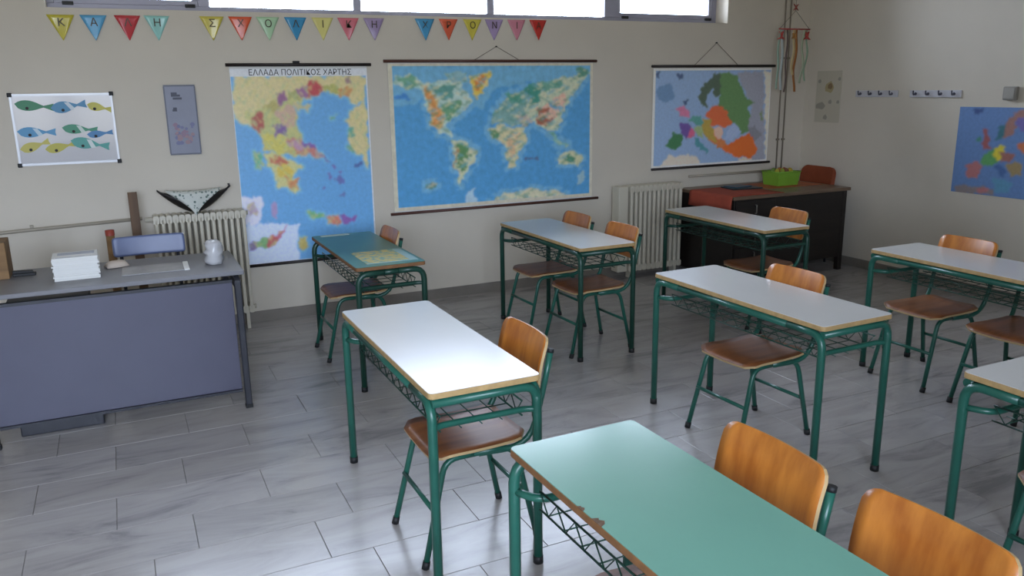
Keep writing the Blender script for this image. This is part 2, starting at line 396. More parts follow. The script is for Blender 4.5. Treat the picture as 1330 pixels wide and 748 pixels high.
  ((60,110,120),[(0.304,0.792),(0.36,0.814),(0.349,0.639),(0.311,0.635)]),
  ((110,100,160),[(0.428,0.894),(0.581,0.938),(0.6,0.715),(0.459,0.744)]),
  ((90,150,90),[(0.208,0.366),(0.226,0.469),(0.293,0.535),(0.342,0.421),(0.297,0.332),(0.23,0.338)]),
  ((206,190,60),[(0.29,0.506),(0.334,0.589),(0.381,0.563),(0.381,0.446),(0.317,0.408)]),
  ((190,110,70),[(0.452,0.608),(0.603,0.679),(0.637,0.549),(0.498,0.497)]),
  ((150,130,90),[(0.397,0.369),(0.494,0.41),(0.53,0.269),(0.441,0.227)]),
  ((150,100,90),[(0.348,0.501),(0.45,0.493),(0.433,0.393),(0.356,0.404)]),
  ((70,100,150),[(0.316,0.339),(0.359,0.365),(0.405,0.272),(0.39,0.23),(0.357,0.245)]),
  ((170,110,110),[(0.095,0.321),(0.172,0.386),(0.224,0.327),(0.189,0.18),(0.12,0.186)]),
  ((130,120,120),[(0.033,0.072),(0.237,0.096),(0.33,0.08),(0.337,0.017),(0.037,-0.011)]),
  ((170,110,110),[(0.199,0.058),(0.277,0.092),(0.29,0.023),(0.216,0.02)]),
  ((90,140,170),[(0.319,0.22),(0.451,0.179),(0.449,0.061),(0.334,0.041)]),
  ((60,80,130),[(0.113,0.982),(0.18,0.987),(0.185,0.92),(0.13,0.918)]),
  ((150,160,110),[(0.603,0.679),(0.855,0.877),(0.905,0.323),(0.61,0.32)]),
  ((200,120,90),[(0.566,0.275),(0.793,0.344),(0.81,0.161),(0.602,0.145)]),
 ]),
}
# ---------------------------------------------------------------- the room
X0, X1, Y0, Y1, H = ROOM['x0'], ROOM['x1'], ROOM['y0'], ROOM['y1'], ROOM['h']
T = 0.25
def wall_x(name, ya, yb, xa, xb, holes):
    """wall lying along X between ya and yb, with rectangular openings (x0, x1, z0, z1)"""
    b = MB(); xs = xa
    for (hx0, hx1, z0, z1) in holes:
        b.box(xs, hx0, ya, yb, 0, H); b.box(hx0, hx1, ya, yb, 0, z0); b.box(hx0, hx1, ya, yb, z1, H); xs = hx1
    b.box(xs, xb, ya, yb, 0, H)
    return struct(b.build(name, WALL))
WIN = (-0.325, 5.386, 2.33, 3.02)
wall_x('wall_back', Y1, Y1 + T, X0 - T, X1 + T, [WIN])
rear = [(wx - 0.75, wx + 0.75, 1.0, 3.05) for wx in REAR_WINDOWS]
wall_x('wall_front', Y0 - T, Y0, X0 - T, X1 + T, rear)
b = MB(); b.box(X1, X1 + T, Y0, Y1, 0, H); struct(b.build('wall_right', WALL))
b = MB(); b.box(X0 - T, X0, Y0, Y1, 0, H); struct(b.build('wall_left', WALL))
b = MB(); b.box(X0 - T, X1 + T, Y0 - T, Y1 + T, H, H + 0.2); struct(b.build('ceiling', CEIL))

# marble skirting
SKIRT = mat('marble_skirting', rgb(132, 126, 118), 0.35, var=0.12, vscale=5)
b = MB(); b.box(X0, X1, Y1 - 0.014, Y1, 0, 0.085); struct(b.build('baseboard_back', SKIRT))
b = MB(); b.box(X1 - 0.014, X1, Y0, Y1 - 0.014, 0, 0.085); struct(b.build('baseboard_right', SKIRT))
b = MB(); b.box(X0, X0 + 0.014, Y0, Y1 - 0.014, 0, 0.085); struct(b.build('baseboard_left', SKIRT))
b = MB(); b.box(X0 + 0.014, X1 - 0.014, Y0, Y0 + 0.014, 0, 0.085); struct(b.build('baseboard_front', SKIRT))

# floor: grout bed with marble slabs laid in running bond
def marble():
    M = bpy.data.materials.new('grey_veined_marble'); M.use_nodes = True
    nt = M.node_tree; B = nt.nodes['Principled BSDF']; L = nt.links.new
    geo = nt.nodes.new('ShaderNodeNewGeometry'); oi = nt.nodes.new('ShaderNodeObjectInfo')
    mul = nt.nodes.new('ShaderNodeMath'); mul.operation = 'MULTIPLY'; mul.inputs[1].default_value = 0.55
    L(oi.outputs['Random'], mul.inputs[0])
    mp = nt.nodes.new('ShaderNodeMapping'); mp.inputs['Scale'].default_value = (1.7, 6.5, 1.0); mp.inputs['Rotation'].default_value = (0, 0, 0.3)
    L(geo.outputs['Position'], mp.inputs['Vector'])
    ad = nt.nodes.new('ShaderNodeVectorMath'); ad.operation = 'ADD'
    L(mp.outputs['Vector'], ad.inputs[0]); L(mul.outputs[0], ad.inputs[1])
    n = nt.nodes.new('ShaderNodeTexNoise'); n.inputs['Scale'].default_value = 1.0; n.inputs['Detail'].default_value = 8; n.inputs['Roughness'].default_value = 0.62; n.inputs['Distortion'].default_value = 0.9
    L(ad.outputs[0], n.inputs['Vector'])
    r = nt.nodes.new('ShaderNodeValToRGB'); e = r.color_ramp.elements
    e[0].position = 0.33; e[0].color = rgb(138, 135, 136)
    e[1].position = 0.60; e[1].color = rgb(174, 170, 168)
    e2 = e.new(0.44); e2.color = rgb(162, 158, 157)
    L(n.outputs['Fac'], r.inputs['Fac'])
    hv = nt.nodes.new('ShaderNodeHueSaturation')
    mr = nt.nodes.new('ShaderNodeMapRange'); mr.inputs['To Min'].default_value = 0.95; mr.inputs['To Max'].default_value = 1.05
    L(oi.outputs['Random'], mr.inputs['Value']); L(mr.outputs['Result'], hv.inputs['Value'])
    L(r.outputs['Color'], hv.inputs['Color']); L(hv.outputs['Color'], B.inputs['Base Color'])
    B.inputs['Roughness'].default_value = 0.24
    return M
MARBLE = marble()
GROUT = mat('dark_grout', rgb(138, 134, 132), 0.8)
b = MB(); b.box(X0 - T, X1 + T, Y0 - T, Y1 + T, -0.2, -0.004)
floor = struct(b.build('floor', GROUT))
TW, TH, GAP = 0.625, 0.3075, 0.0022
tile_me = {}
def tile_mesh(w_):
    k = round(w_, 3)
    if k not in tile_me:
        q = MB(); g = GAP / 2; c = 0.0015
        a0, a1, c0, c1 = g, w_ - g, g, TH - g
        vs = [(a0,c0,-0.012),(a1,c0,-0.012),(a1,c1,-0.012),(a0,c1,-0.012),
              (a0,c0,-c),(a1,c0,-c),(a1,c1,-c),(a0,c1,-c),
              (a0+c,c0+c,0),(a1-c,c0+c,0),(a1-c,c1-c,0),(a0+c,c1-c,0)]
        fs = [(0,1,5,4),(1,2,6,5),(2,3,7,6),(3,0,4,7),(4,5,9,8),(5,6,10,9),(6,7,11,10),(7,4,8,11),(8,9,10,11)]
        q.add(vs, fs); tile_me[k] = q.mesh('tile', MARBLE)
    return tile_me[k]
far_tiles = MB()
nrow = int((Y1 - Y0) / TH) + 1
rng = random.Random(3)
for i in range(nrow):
    ytop = 4.10 + TH * round((Y1 - 4.10) / TH + 0.5) - i * TH
    y = ytop - TH
    if y >= Y1 - 0.02 or y < Y0 - TH: continue
    off = (-0.118 if i % 2 else 0.108) + rng.choice((0, 0, 0, 0.06, -0.07))
    x = off - TW * math.ceil((off - X0) / TW)
    while x < X1:
        xa, xb = max(x, X0), min(x + TW, X1)
        if xb - xa > 0.05:
            c = Vector((0.5*(xa+xb), y + TH/2, 0)) - CAM
            d = c.dot(FWD); px = c.dot(RIGHT) / d if d > 0.3 else 9; py = c.dot(UP) / d if d > 0.3 else 9
            if d > 0.3 and abs(px) < 0.72 and py > -0.47 and y + TH <= Y1 + 0.3:
                o = link('tile', tile_mesh(xb - xa), floor); o.location = (xa, y, 0)
            else:
                far_tiles.box(xa + GAP/2, xb - GAP/2, y + GAP/2, y + TH - GAP/2, -0.012, 0)
        x += TW
ft = far_tiles.build('tile_field', MARBLE, floor); ft['kind'] = 'stuff'

# high strip window in the back wall
GLASS = bpy.data.materials.new('window_glass'); GLASS.use_nodes = True
nt = GLASS.node_tree; nt.nodes.remove(nt.nodes['Principled BSDF'])
tr = nt.nodes.new('ShaderNodeBsdfTransparent'); tr.inputs[0].default_value = (0.95, 0.97, 1.0, 1)
gl = nt.nodes.new('ShaderNodeBsdfGlossy'); gl.inputs['Roughness'].default_value = 0.02
fr = nt.nodes.new('ShaderNodeFresnel'); fr.inputs['IOR'].default_value = 1.3
mx = nt.nodes.new('ShaderNodeMixShader')
nt.links.new(fr.outputs[0], mx.inputs[0]); nt.links.new(tr.outputs[0], mx.inputs[1]); nt.links.new(gl.outputs[0], mx.inputs[2])
nt.links.new(mx.outputs[0], nt.nodes['Material Output'].inputs['Surface'])

def strip_window(name, x0, x1, z0, z1, ya, yb, bars, sashes, glass_y):
    root = bpy.data.objects.new(name, None); COL.objects.link(root); struct(root)
    root.location = (0, 0, 0)
    q = MB(); fw = 0.045
    q.box(x0, x1, ya, yb, z0, z0 + fw); q.box(x0, x1, ya, yb, z1 - fw, z1)
    q.box(x0, x0 + fw, ya, yb, z0 + fw, z1 - fw); q.box(x1 - fw, x1, ya, yb, z0 + fw, z1 - fw)
    bevel(q.build('window_frame', GREYMETAL, root), 0.003)
    edges = [x0 + fw]
    for (a, c) in bars:
        q = MB(); q.box(a, c, ya, yb, z0 + fw, z1 - fw); bevel(q.build('mullion', GREYMETAL, root), 0.003)
        edges += [a, c]
    edges.append(x1 - fw)
    for k in range(len(edges) // 2):
        a, c = edges[2*k], edges[2*k+1]
        sw = 0
        if k in sashes:
            sw = 0.04
            q = MB(); za, zb = z0 + fw, z1 - fw; yy = ya + 0.006
            q.box(a, c, yy, yb - 0.004, za, za + sw); q.box(a, c, yy, yb - 0.004, zb - sw, zb)
            q.box(a, a + sw, yy, yb - 0.004, za + sw, zb - sw); q.box(c - sw, c, yy, yb - 0.004, za + sw, zb - sw)
            s_ = bevel(q.build('sash', GREYMETAL, root), 0.003)
            for lx in (a + 0.05, c - 0.09):
                q = MB(); q.box(lx, lx + 0.07, ya - 0.012, yy, za - 0.012, za + 0.012); bevel(q.build('latch', BLACKCAP, s_), 0.003)
        q = MB(); q.box(a + sw, c - sw, glass_y, glass_y + 0.005, z0 + fw + sw, z1 - fw - sw); q.build('pane', GLASS, root)
    return root
strip_window('window_1', WIN[0], WIN[1], WIN[2], WIN[3], Y1 + 0.175, Y1 + 0.22,
             [(0.649, 0.729), (1.804, 1.866), (2.957, 3.021), (4.122, 4.253)], (0, 4), Y1 + 0.195)
for k, (hx0, hx1, z0, z1) in enumerate(rear):
    strip_window('window_%d' % (k + 2), hx0, hx1, z0, z1, Y0 - 0.10, Y0 - 0.05, [(0.5*(hx0+hx1) - 0.03, 0.5*(hx0+hx1) + 0.03)], (), Y0 - 0.08)
# ---------------------------------------------------------------- pupils' double desks
DW, DL, DZ = 0.43, 1.2, 0.764
def make_desk(label, loc, rz, lam, edge, tube, short_arch=False, group='double school desks'):
    """origin on the floor under the far left corner; runs to -Y, width to +X"""
    t = thing('school_desk', label, 'desk', loc, rz, group)
    q = MB(); q.prism(rounded_rect(0, DW, -DL, 0, 0.02), 'z', DZ - 0.024, DZ - 0.002)
    top = bevel(q.build('tabletop', edge, t), 0.003)
    q = MB(); q.prism(rounded_rect(0.002, DW - 0.002, -DL + 0.002, -0.002, 0.019), 'z', DZ - 0.002, DZ); q.build('laminate', lam, top)
    r = 0.0175; zt = DZ - 0.026 - r; i = 0.012
    for sx in (i, DW - i):
        for sy, d in ((-i, -1), (-DL + i, 1)):
            q = MB()
            if short_arch:
                dx = 1 if sx < 0.2 else -1
                pth = fillet([(sx, sy, 0.012), (sx, sy, zt), (sx + dx*0.16, sy, zt)], 0.07)
            else:
                pth = fillet([(sx, sy, 0.012), (sx, sy, zt), (sx, sy + d*0.2, zt)], 0.07)
            q.tube(pth, r, 10)
            lg = q.build('leg', tube, t)
            q = MB(); q.lathe([(0.0, 0), (r + 0.002, 0), (r + 0.002, 0.03), (0, 0.03)], sx, sy, 12); q.build('foot_cap', BLACKCAP, lg)
    if short_arch:
        for sy in (-i, -DL + i):
            q = MB(); q.tube([(i + 0.14, sy, zt), (DW - i - 0.14, sy, zt)], r - 0.001, 10); q.build('top_rail', tube, t)
        q = MB(); q.box(0.03, 0.05, -DL + 0.03, -0.03, DZ - 0.045, DZ - 0.024); q.build('long_rail', tube, t)
    else:
        for sx in (i, DW - i):
            q = MB(); q.tube([(sx, -i - 0.18, zt), (sx, -DL + i + 0.18, zt)], r - 0.001, 10); q.build('long_rail', tube, t)
        for sy in (-i - 0.004, -DL + i + 0.004):
            q = MB(); q.tube(fillet([(i, sy, zt), (DW - i - 0.002, sy, zt), (DW - i - 0.002, sy, zt - 0.12)], 0.07), r - 0.001, 10); q.build('top_rail', tube, t)
    for sy, d in ((-i, -1), (-DL + i, 1)):
        q = MB(); zc = DZ - 0.135
        bow = 0.085 if d < 0 else 0.02
        q.tube(fillet([(i, sy, zc), (0.05, sy + d*bow, zc), (DW - 0.05, sy + d*bow, zc), (DW - i, sy, zc)], 0.07), 0.0125, 8)
        q.build('crossbar', tube, t)
    # wire book basket
    q = MB(); zb, zu = DZ - 0.162, DZ - 0.105; ya, yb = -0.10, -DL + 0.04; xa, xb = 0.05, DW - 0.06
    for xx in (xa, xb):
        for zz in (zb, zu): q.tube([(xx, ya, zz), (xx, yb, zz)], 0.0035, 5)
        n = 22; step = (yb - ya) / n
        q.tube([(xx, ya + k*step, zb if k % 2 else zu) for k in range(n + 1)], 0.0024, 5)
    for k in range(3): q.tube([(xa + (xb-xa)*(k+1)/4, ya, zb), (xa + (xb-xa)*(k+1)/4, yb, zb)], 0.0024, 5)
    n = 12
    for k in range(n): 
        yy = ya + (yb-ya)*(k+0.5)/n; q.tube([(xa, yy, zb), (xb, yy, zb)], 0.0024, 5)
    q.build('wire_basket', GREEN_DARK, t)
    return t

desk_A = make_desk('white topped desk set between the grey teacher desk and the mint green desk', (0.853, 3.668, 0), 0.0, LAM_WHITE, EDGE, GREEN)
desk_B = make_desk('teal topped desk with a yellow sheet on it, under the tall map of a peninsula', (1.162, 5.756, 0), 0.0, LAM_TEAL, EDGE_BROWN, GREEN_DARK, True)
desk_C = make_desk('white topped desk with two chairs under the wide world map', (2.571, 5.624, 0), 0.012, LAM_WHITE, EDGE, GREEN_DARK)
desk_D = make_desk('white topped desk with one chair, between the world map desk and the mint desk', (2.588, 3.623, 0), 0.018, LAM_WHITE, EDGE, GREEN)
desk_E = make_desk('mint green topped desk with a chipped brown edge', (0.914, 1.969, 0), 0.015, LAM_MINT, EDGE_BROWN, GREEN, True)
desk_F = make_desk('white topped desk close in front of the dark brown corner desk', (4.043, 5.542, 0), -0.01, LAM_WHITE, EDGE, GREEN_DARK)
desk_G = make_desk('white topped desk with two chairs along the wall with the coat hooks', (4.137, 3.528, 0), -0.01, LAM_WHITE, EDGE, GREEN)
desk_H = make_desk('white topped desk next to the mint green desk, one chair tucked in', (2.627, 1.797, 0), 0.0, LAM_WHITE, EDGE, GREEN)
# chips along the edge of the mint desk
topE = [c for c in desk_E.children if c.name.startswith('tabletop')][0]
CHIP = mat('bare_chipped_board', rgb(110, 84, 62), 0.8, var=0.3, vscale=60)
for yc, L_, wd in ((-0.40, 0.014, 0.012), (-0.475, 0.022, 0.022)):
    q = MB(); pts = [(0.0, yc - L_), (wd*0.7, yc - L_*0.6), (wd, yc - 0.1*L_), (wd*0.55, yc + 0.35*L_), (wd*0.75, yc + 0.7*L_), (0.0, yc + L_)]
    q.prism(pts, 'z', DZ - 0.001, DZ + 0.0008); q.build('chipped_patch', CHIP, topE)

# ---------------------------------------------------------------- pupils' chairs
def seat_sheet(q, thick):
    rows = []
    for i in range(13):
        v = -1 + 2*i/12                                  # front (-1) to rear (+1)
        x = 0.20 + 0.20*v
        rr = 0.05; ex = abs(v)*0.20 - (0.20 - rr)
        hw = 0.195 + 0.008*(-v) - (rr - math.sqrt(max(0, rr*rr - ex*ex)) if ex > 0 else 0)
        z = 0.442 - 0.006*math.cos(v*math.pi/2)
        if v < -0.55: z -= 0.02*((-v - 0.55)/0.45)**2
        if v > 0.6: z += 0.01*((v - 0.6)/0.4)**2
        rows.append([(x, hw*u, z + 0.006*u*u) for u in np.linspace(-1, 1, 9)])
    q.sheet(rows, thick, 0, True, 1)
def back_sheet(q, thick, z0=0.625, z1=0.835, hw0=0.19, x0=0.452, lean=0.045, rr=0.036):
    rows = []
    hh = 0.5*(z1 - z0)
    for i in range(13):
        v = math.sin(math.pi*0.5*(-1 + 2*i/12))
        ex = abs(v)*hh - (hh - rr)
        hw = hw0 - (rr - math.sqrt(max(0, rr*rr - ex*ex)) if ex > 0 else 0)
        z = 0.5*(z0 + z1) + hh*v
        row = []
        for u in np.linspace(-1, 1, 13):
            y = hw*u
            row.append((x0 + lean*(0.5 + 0.5*v) - 0.022*(y/hw0)**2 + 0.01*v*v, y, z))
        rows.append(row)
    q.sheet(rows, thick, 0, True, 1)
def make_chair(back_mat, seat_mat, tube):
    t = thing('school_chair', '', 'chair')
    q = MB(); seat_sheet(q, 0.011); q.build('seat', [seat_mat, PLY_EDGE], t)
    q = MB(); back_sheet(q, 0.011); bk = q.build('backrest', [back_mat, PLY_EDGE], t)
    r = 0.0125
    for sy in (-1, 1):
        y = 0.165*sy; yo = 0.187*sy
        q = MB(); q.tube(fillet([(-0.045, yo, 0.01), (0.055, y, 0.417), (0.17, y, 0.417)], 0.07), r, 8); fl = q.build('leg', tube, t)
        q = MB(); q.tube([(-0.0475, yo, 0.0), (-0.040, yo, 0.03)], r + 0.003, 8); q.build('foot_cap', BLACKCAP, fl)
        q = MB(); q.tube(fillet([(0.43, yo, 0.01), (0.345, y, 0.417), (0.17, y, 0.417)], 0.07), r, 8); rl = q.build('leg', tube, t)
        q = MB(); q.tube([(0.432, yo, 0.0), (0.426, yo, 0.03)], r + 0.003, 8); q.build('foot_cap', BLACKCAP, rl)
        q = MB(); q.tube(fillet([(0.20, y*0.9, 0.405), (0.40, yo*0.97, 0.412), (0.452, yo*1.02, 0.60), (0.492, yo*1.02, 0.785)], 0.12), r, 8)
        ps = q.build('back_post', tube, t)
        q = MB(); q.tube([(0.491, yo*1.02, 0.780), (0.494, yo*1.02, 0.795)], r + 0.0008, 8); q.build('post_cap', BLACKCAP, ps)
    for (x, z) in ((-0.001, 0.225), (0.396, 0.20)):
        q = MB(); q.tube([(x, -0.176, z), (x, 0.176, z)], 0.0095, 8); q.build('stretcher', tube, t)
    q = MB(); q.tube([(0.30, -0.165, 0.409), (0.30, 0.165, 0.409)], 0.009, 8); q.build('seat_rail', tube, t)
    return t
proto = make_chair(PLY_BACK, PLY_SEAT, GREEN)
first = True
CH = [  # seat front x, centre y, turn, label
 (0.915, 2.82, 0.0, 'plywood chair tucked into the white desk beside the teacher desk'),
 (1.155, 5.39, 0.0, 'plywood chair at the teal desk with the yellow sheet'),
 (2.60, 5.30, 0.02, 'plywood chair at the world map desk, seat nearer the back wall'),
 (2.62, 4.71, 0.02, 'plywood chair at the world map desk, seat away from the back wall'),
 (2.615, 3.06, 0.04, 'plywood chair alone at the white desk facing the mint desk row'),
 (1.015, 1.525, 0.0, 'plywood chair at the mint green desk, the one beside its far end'),
 (1.05, 1.045, 0.03, 'plywood chair at the mint green desk, the one at its middle'),
 (4.085, 4.66, 0.0, 'plywood chair tucked into the desk before the dark brown corner desk'),
 (4.13, 3.21, 0.0, 'plywood chair at the coat hook wall desk, nearer the corner'),
 (4.13, 2.66, 0.0, 'plywood chair at the coat hook wall desk, farther from the corner'),
 (2.655, 1.39, 0.0, 'plywood chair tucked into the white desk next to the mint desk'),
]
for (x, y, rz, lab) in CH:
    o = proto if first else copy_tree(proto)
    first = False
    o.location = (x, y, 0); o.rotation_euler = (0, 0, rz)
    tag(o, lab, 'chair', 'plywood school chairs')
# ---------------------------------------------------------------- grey teacher's desk and its things
SLATE = mat('slate_panel', rgb(80, 80, 98), 0.36, var=0.05, vscale=3)
GREYTOP = mat('grey_desk_laminate', rgb(118, 118, 122), 0.4, var=0.04, vscale=4)
DARKFRAME = mat('dark_grey_frame', rgb(40, 42, 50), 0.4)
TD = thing('teacher_desk', 'wide grey metal teacher desk with a slate front panel', 'desk', (0, 0, 0))
TZ = 0.80
q = MB(); q.box(-0.82, 0.555, 4.66, 5.31, TZ - 0.025, TZ); bevel(q.build('tabletop', GREYTOP, TD), 0.004)
for lx in (-0.755, 0.495):
    for ly in (4.625, 5.23):
        q = MB(); q.box(lx, lx + 0.035, ly, ly + 0.035, 0.015, TZ - 0.025 if ly > 5 else TZ - 0.045); lg = bevel(q.build('leg', DARKFRAME, TD), 0.006)
        q = MB(); q.box(lx - 0.002, lx + 0.037, ly - 0.002, ly + 0.037, 0, 0.02); q.build('foot_cap', BLACKCAP, lg)
        if ly < 5:
            q = MB(); q.prism([(ly, TZ - 0.045), (ly + 0.035, TZ - 0.045), (ly + 0.12, TZ - 0.025), (ly + 0.06, TZ - 0.025)], 'x', lx + 0.004, lx + 0.031); q.build('leg_bracket', DARKFRAME, lg)
q = MB(); q.box(-0.715, 0.487, 4.672, 4.688, 0.105, 0.735); bevel(q.build('front_panel', SLATE, TD), 0.003)
for za, zb in ((0.735, 0.752), (0.09, 0.105)):
    q = MB(); q.box(-0.715, 0.487, 4.662, 4.692, za, zb); q.build('panel_trim', DARKFRAME, TD)
for xa in (0.50, -0.745):
    q = MB(); q.box(xa, xa + 0.015, 4.66, 5.23, 0.70, 0.73); q.build('side_rail', DARKFRAME, TD)
q = MB(); q.box(-0.64, -0.24, 4.76, 5.2, 0.0, 0.69); bevel(q.build('drawer_pedestal', DARKFRAME, TD), 0.006)
for k in range(3):
    q = MB(); z0 = 0.08 + k*0.2; q.box(-0.62, -0.26, 5.2, 5.215, z0, z0 + 0.185); dr = bevel(q.build('drawer', SLATE, TD), 0.003)
    q = MB(); q.box(-0.49, -0.39, 5.215, 5.23, z0 + 0.1, z0 + 0.115); q.build('handle', GREYMETAL, dr)

# stack of paper
ps = thing('paper_stack', 'stack of white printed sheets on the teacher desk', 'papers', (-0.28, 4.965, TZ), 0.02)
for k in range(15):
    q = MB(); dx, dy = rng.uniform(-.006, .006), rng.uniform(-.006, .006)
    q.box(-0.11 + dx, 0.11 + dx, -0.10 + dy, 0.10 + dy, k*0.008, k*0.008 + 0.0075); q.build('sheet_bundle', PAPER, ps)
FAINT = mat('faint_grey_print', rgb(176, 180, 190), 0.6)
q = MB()
for yy, xa, xb in ((-0.105, -0.09, -0.02), (-0.105, 0.0, 0.08), (-0.095, -0.09, 0.05)): q.box(xa, xb, yy + 0.03, yy + 0.035, 0.1195, 0.1200)
q.box(-0.085, 0.095, 0.0, 0.08, 0.1195, 0.1200)
q.build('printed_lines', FAINT, ps)
# tissue-like pouch
POUCH = mat('beige_pouch', rgb(196, 182, 168), 0.7)
q = MB(); rows = []
for i in range(9):
    v = -1 + i/4; rows.append([(0.06*u, 0.045*v*(1 - 0.25*u*u), 0.034*max(0, 1 - v*v)**0.5*max(0.05, 1 - u**4)**0.5) for u in np.linspace(-1, 1, 11)])
q.sheet(rows, 0.003)
po = q.build('tissue_pouch', POUCH, None); po.location = (-0.085, 5.12, TZ + 0.003); po.rotation_euler = (0, 0, 0.3)
tag(po, 'small beige tissue pouch beside the paper stack', 'pouch')
# clear folder with white spine
FOLD = mat('clear_plastic_folder', rgb(150, 150, 152), 0.25, var=0.1, vscale=14)
fo = thing('plastic_folder', 'clear grey plastic folder with a white spine on the teacher desk', 'folder', (0.11, 4.93, TZ), -0.02)
q = MB(); q.box(-0.17, 0.15, -0.11, 0.12, 0, 0.006); bevel(q.build('cover', FOLD, fo), 0.002)
q = MB(); q.box(0.15, 0.178, -0.11, 0.12, 0, 0.009); bevel(q.build('spine', PAPER, fo), 0.003)
# crumpled clear plastic cup
CLEAR = mat('crumpled_clear_plastic', rgb(196, 196, 198), 0.2)
q = MB(); prof = [(0.001, 0.001), (0.046, 0.001), (0.052, 0.025), (0.044, 0.05), (0.056, 0.07), (0.046, 0.09), (0.05, 0.115), (0.03, 0.135), (0.001, 0.138)]
q.lathe(prof, 0, 0, 14)
rr = random.Random(5); q.v = [(x*(1 + rr.uniform(-.22, .22)), y*(1 + rr.uniform(-.22, .22)), max(0.0, z + (rr.uniform(-.008, .008) if z > .01 else 0))) for x, y, z in q.v]
cu = q.build('plastic_bag', CLEAR); cu.location = (0.43, 4.93, TZ); tag(cu, 'crumpled clear plastic bag at the corner of the teacher desk', 'bag')
# cardboard box and a dark stapler-like item
CARD = wood_mat('brown_cardboard', rgb(112, 84, 52), rgb(140, 108, 70), 0.7, 'X', 0.0)
bx = thing('cardboard_box', 'brown cardboard file box on the teacher desk', 'box', (-0.655, 5.16, TZ))
q = MB(); q.box(-0.10, 0.045, -0.1, 0.1, 0, 0.20); bevel(q.build('box_body', CARD, bx), 0.003)
q = MB(); q.box(-0.06, 0.0, -0.104, -0.1, 0.05, 0.14); q.build('paper_label', mat('yellowed_label', rgb(168, 160, 92), 0.7), bx)
q = MB(); q.box(-0.05, 0.06, -0.018, 0.018, 0, 0.016); q.prism([(-0.05, 0.016), (0.05, 0.016), (0.045, 0.026), (-0.05, 0.032)], 'y', -0.015, 0.015)
st = bevel(q.build('stapler', BLACKCAP), 0.003); st.location = (-0.55, 5.12, TZ); tag(st, 'small black stapler beside the cardboard box', 'stapler')

# teacher's chair behind the desk
BLUEGREY = mat('blue_grey_upholstery', rgb(104, 116, 152), 0.38, var=0.06)
tc_ = thing('office_chair', 'grey upholstered chair behind the teacher desk', 'chair', (0.11, 5.62, 0), 0)
q = MB(); rows = []
for i in range(9):
    v = -1 + i/4
    rows.append([(0.215*u*(1 - 0.03*v**6), 0.09 + 0.02*u*u*-1 + 0.01*v, 0.815 + 0.062*v) for u in np.linspace(-1, 1, 13)])
q.sheet(rows, 0.035); bevel(q.build('backrest', BLUEGREY, tc_), 0.012, 3)
q = MB(); q.prism(rounded_rect(-0.22, 0.22, -0.25, 0.14, 0.05), 'z', 0.43, 0.48); bevel(q.build('seat', BLUEGREY, tc_), 0.012, 3)
for sx in (-1, 1):
    q = MB(); q.tube(fillet([(0.17*sx, -0.12, 0.425), (0.17*sx, 0.13, 0.425), (0.17*sx, 0.125, 0.82)], 0.05), 0.011, 8); q.build('back_post', DARKFRAME, tc_)
    for sy in (-0.22, 0.14):
        q = MB(); q.tube([(0.17*sx, sy*0.8, 0.43), (0.19*sx, sy, 0.0)], 0.012, 8); q.build('leg', DARKFRAME, tc_)
# brown plank and short tube behind the chair
BROWNW = wood_mat('brown_wood', rgb(82, 60, 40), rgb(112, 84, 58), 0.6, 'Z', 0)
q = MB(); q.box(-0.03, 0.03, -0.012, 0.012, 0, 1.10); pl = bevel(q.build('wooden_plank', BROWNW), 0.002)
pl.location = (0.052, 6.24, 0); pl.rotation_euler = (0, 0, 0); tag(pl, 'upright brown wooden plank beside the radiator, behind the teacher chair', 'plank')
tb = thing('cardboard_tube', 'narrow cardboard tube with a red end next to the grey chair', 'tube', (-0.112, 5.86, 0))
q = MB(); q.lathe([(0.0, 0), (0.026, 0), (0.026, 0.885), (0.02, 0.885)], 0, 0, 16); q.build('tube_body', CARD, tb)
q = MB(); q.lathe([(0.028, 0.87), (0.028, 0.905), (0.0, 0.908)], 0, 0, 16); q.build('end_cap', mat('red_plastic', rgb(150, 62, 48), 0.5), tb)

# ---------------------------------------------------------------- radiators
def radiator(label, x0, n, pitch, z0, z1, y0=6.27, y1=6.41):
    t = thing('radiator', label, 'radiator', (x0, 0, 0), 0, 'column radiators')
    me = None
    for k in range(n):
        if me is None:
            q = MB()
            hw = pitch*0.30
            for (ya, yb) in ((y0, y0 + 0.035), (y1 - 0.035, y1)):
                q.prism(rounded_rect(-hw, hw, ya, yb, hw*0.6, 3), 'z', z0 + 0.03, z1 - 0.03)
            q.box(-hw*0.35, hw*0.35, y0 + 0.02, y1 - 0.02, z0 + 0.03, z1 - 0.03)
            for zz in (z0, z1 - 0.06):
                q.prism(rounded_rect(-pitch*0.47, pitch*0.47, zz, zz + 0.06, 0.014, 3), 'y', y0, y1)
            me = q.mesh('column', WHITEMETAL)
        o = link('column', me, t); o.location = ((k + 0.5)*pitch, 0, 0)
    L_ = n*pitch
    q = MB(); q.tube([(-0.05, 6.34, z1 - 0.03), (L_ + 0.02, 6.34, z1 - 0.03)], 0.016, 8); q.tube([(0, 6.34, z0 + 0.03), (L_ + 0.02, 6.34, z0 + 0.03)], 0.016, 8)
    q.build('header_pipe', WHITEMETAL, t)
    for fx in (0.05, L_ - 0.05):
        q = MB(); q.box(fx - 0.012, fx + 0.012, 6.30, 6.38, 0, z0 + 0.01); q.build('foot', WHITEMETAL, t)
    return t
radiator('cream column radiator behind the grey teacher desk', 0.165, 15, 0.0425, 0.13, 0.915)
rad2 = radiator('cream column radiator between the world map desk and the red cloth', 4.19, 12, 0.05, 0.07, 0.87)
q = MB(); q.box(-0.115, -0.012, 6.28, 6.40, 0.07, 0.868); bevel(q.build('end_panel', WHITEMETAL, rad2), 0.008)
PIPEM = mat('painted_pipe', rgb(170, 162, 146), 0.5)
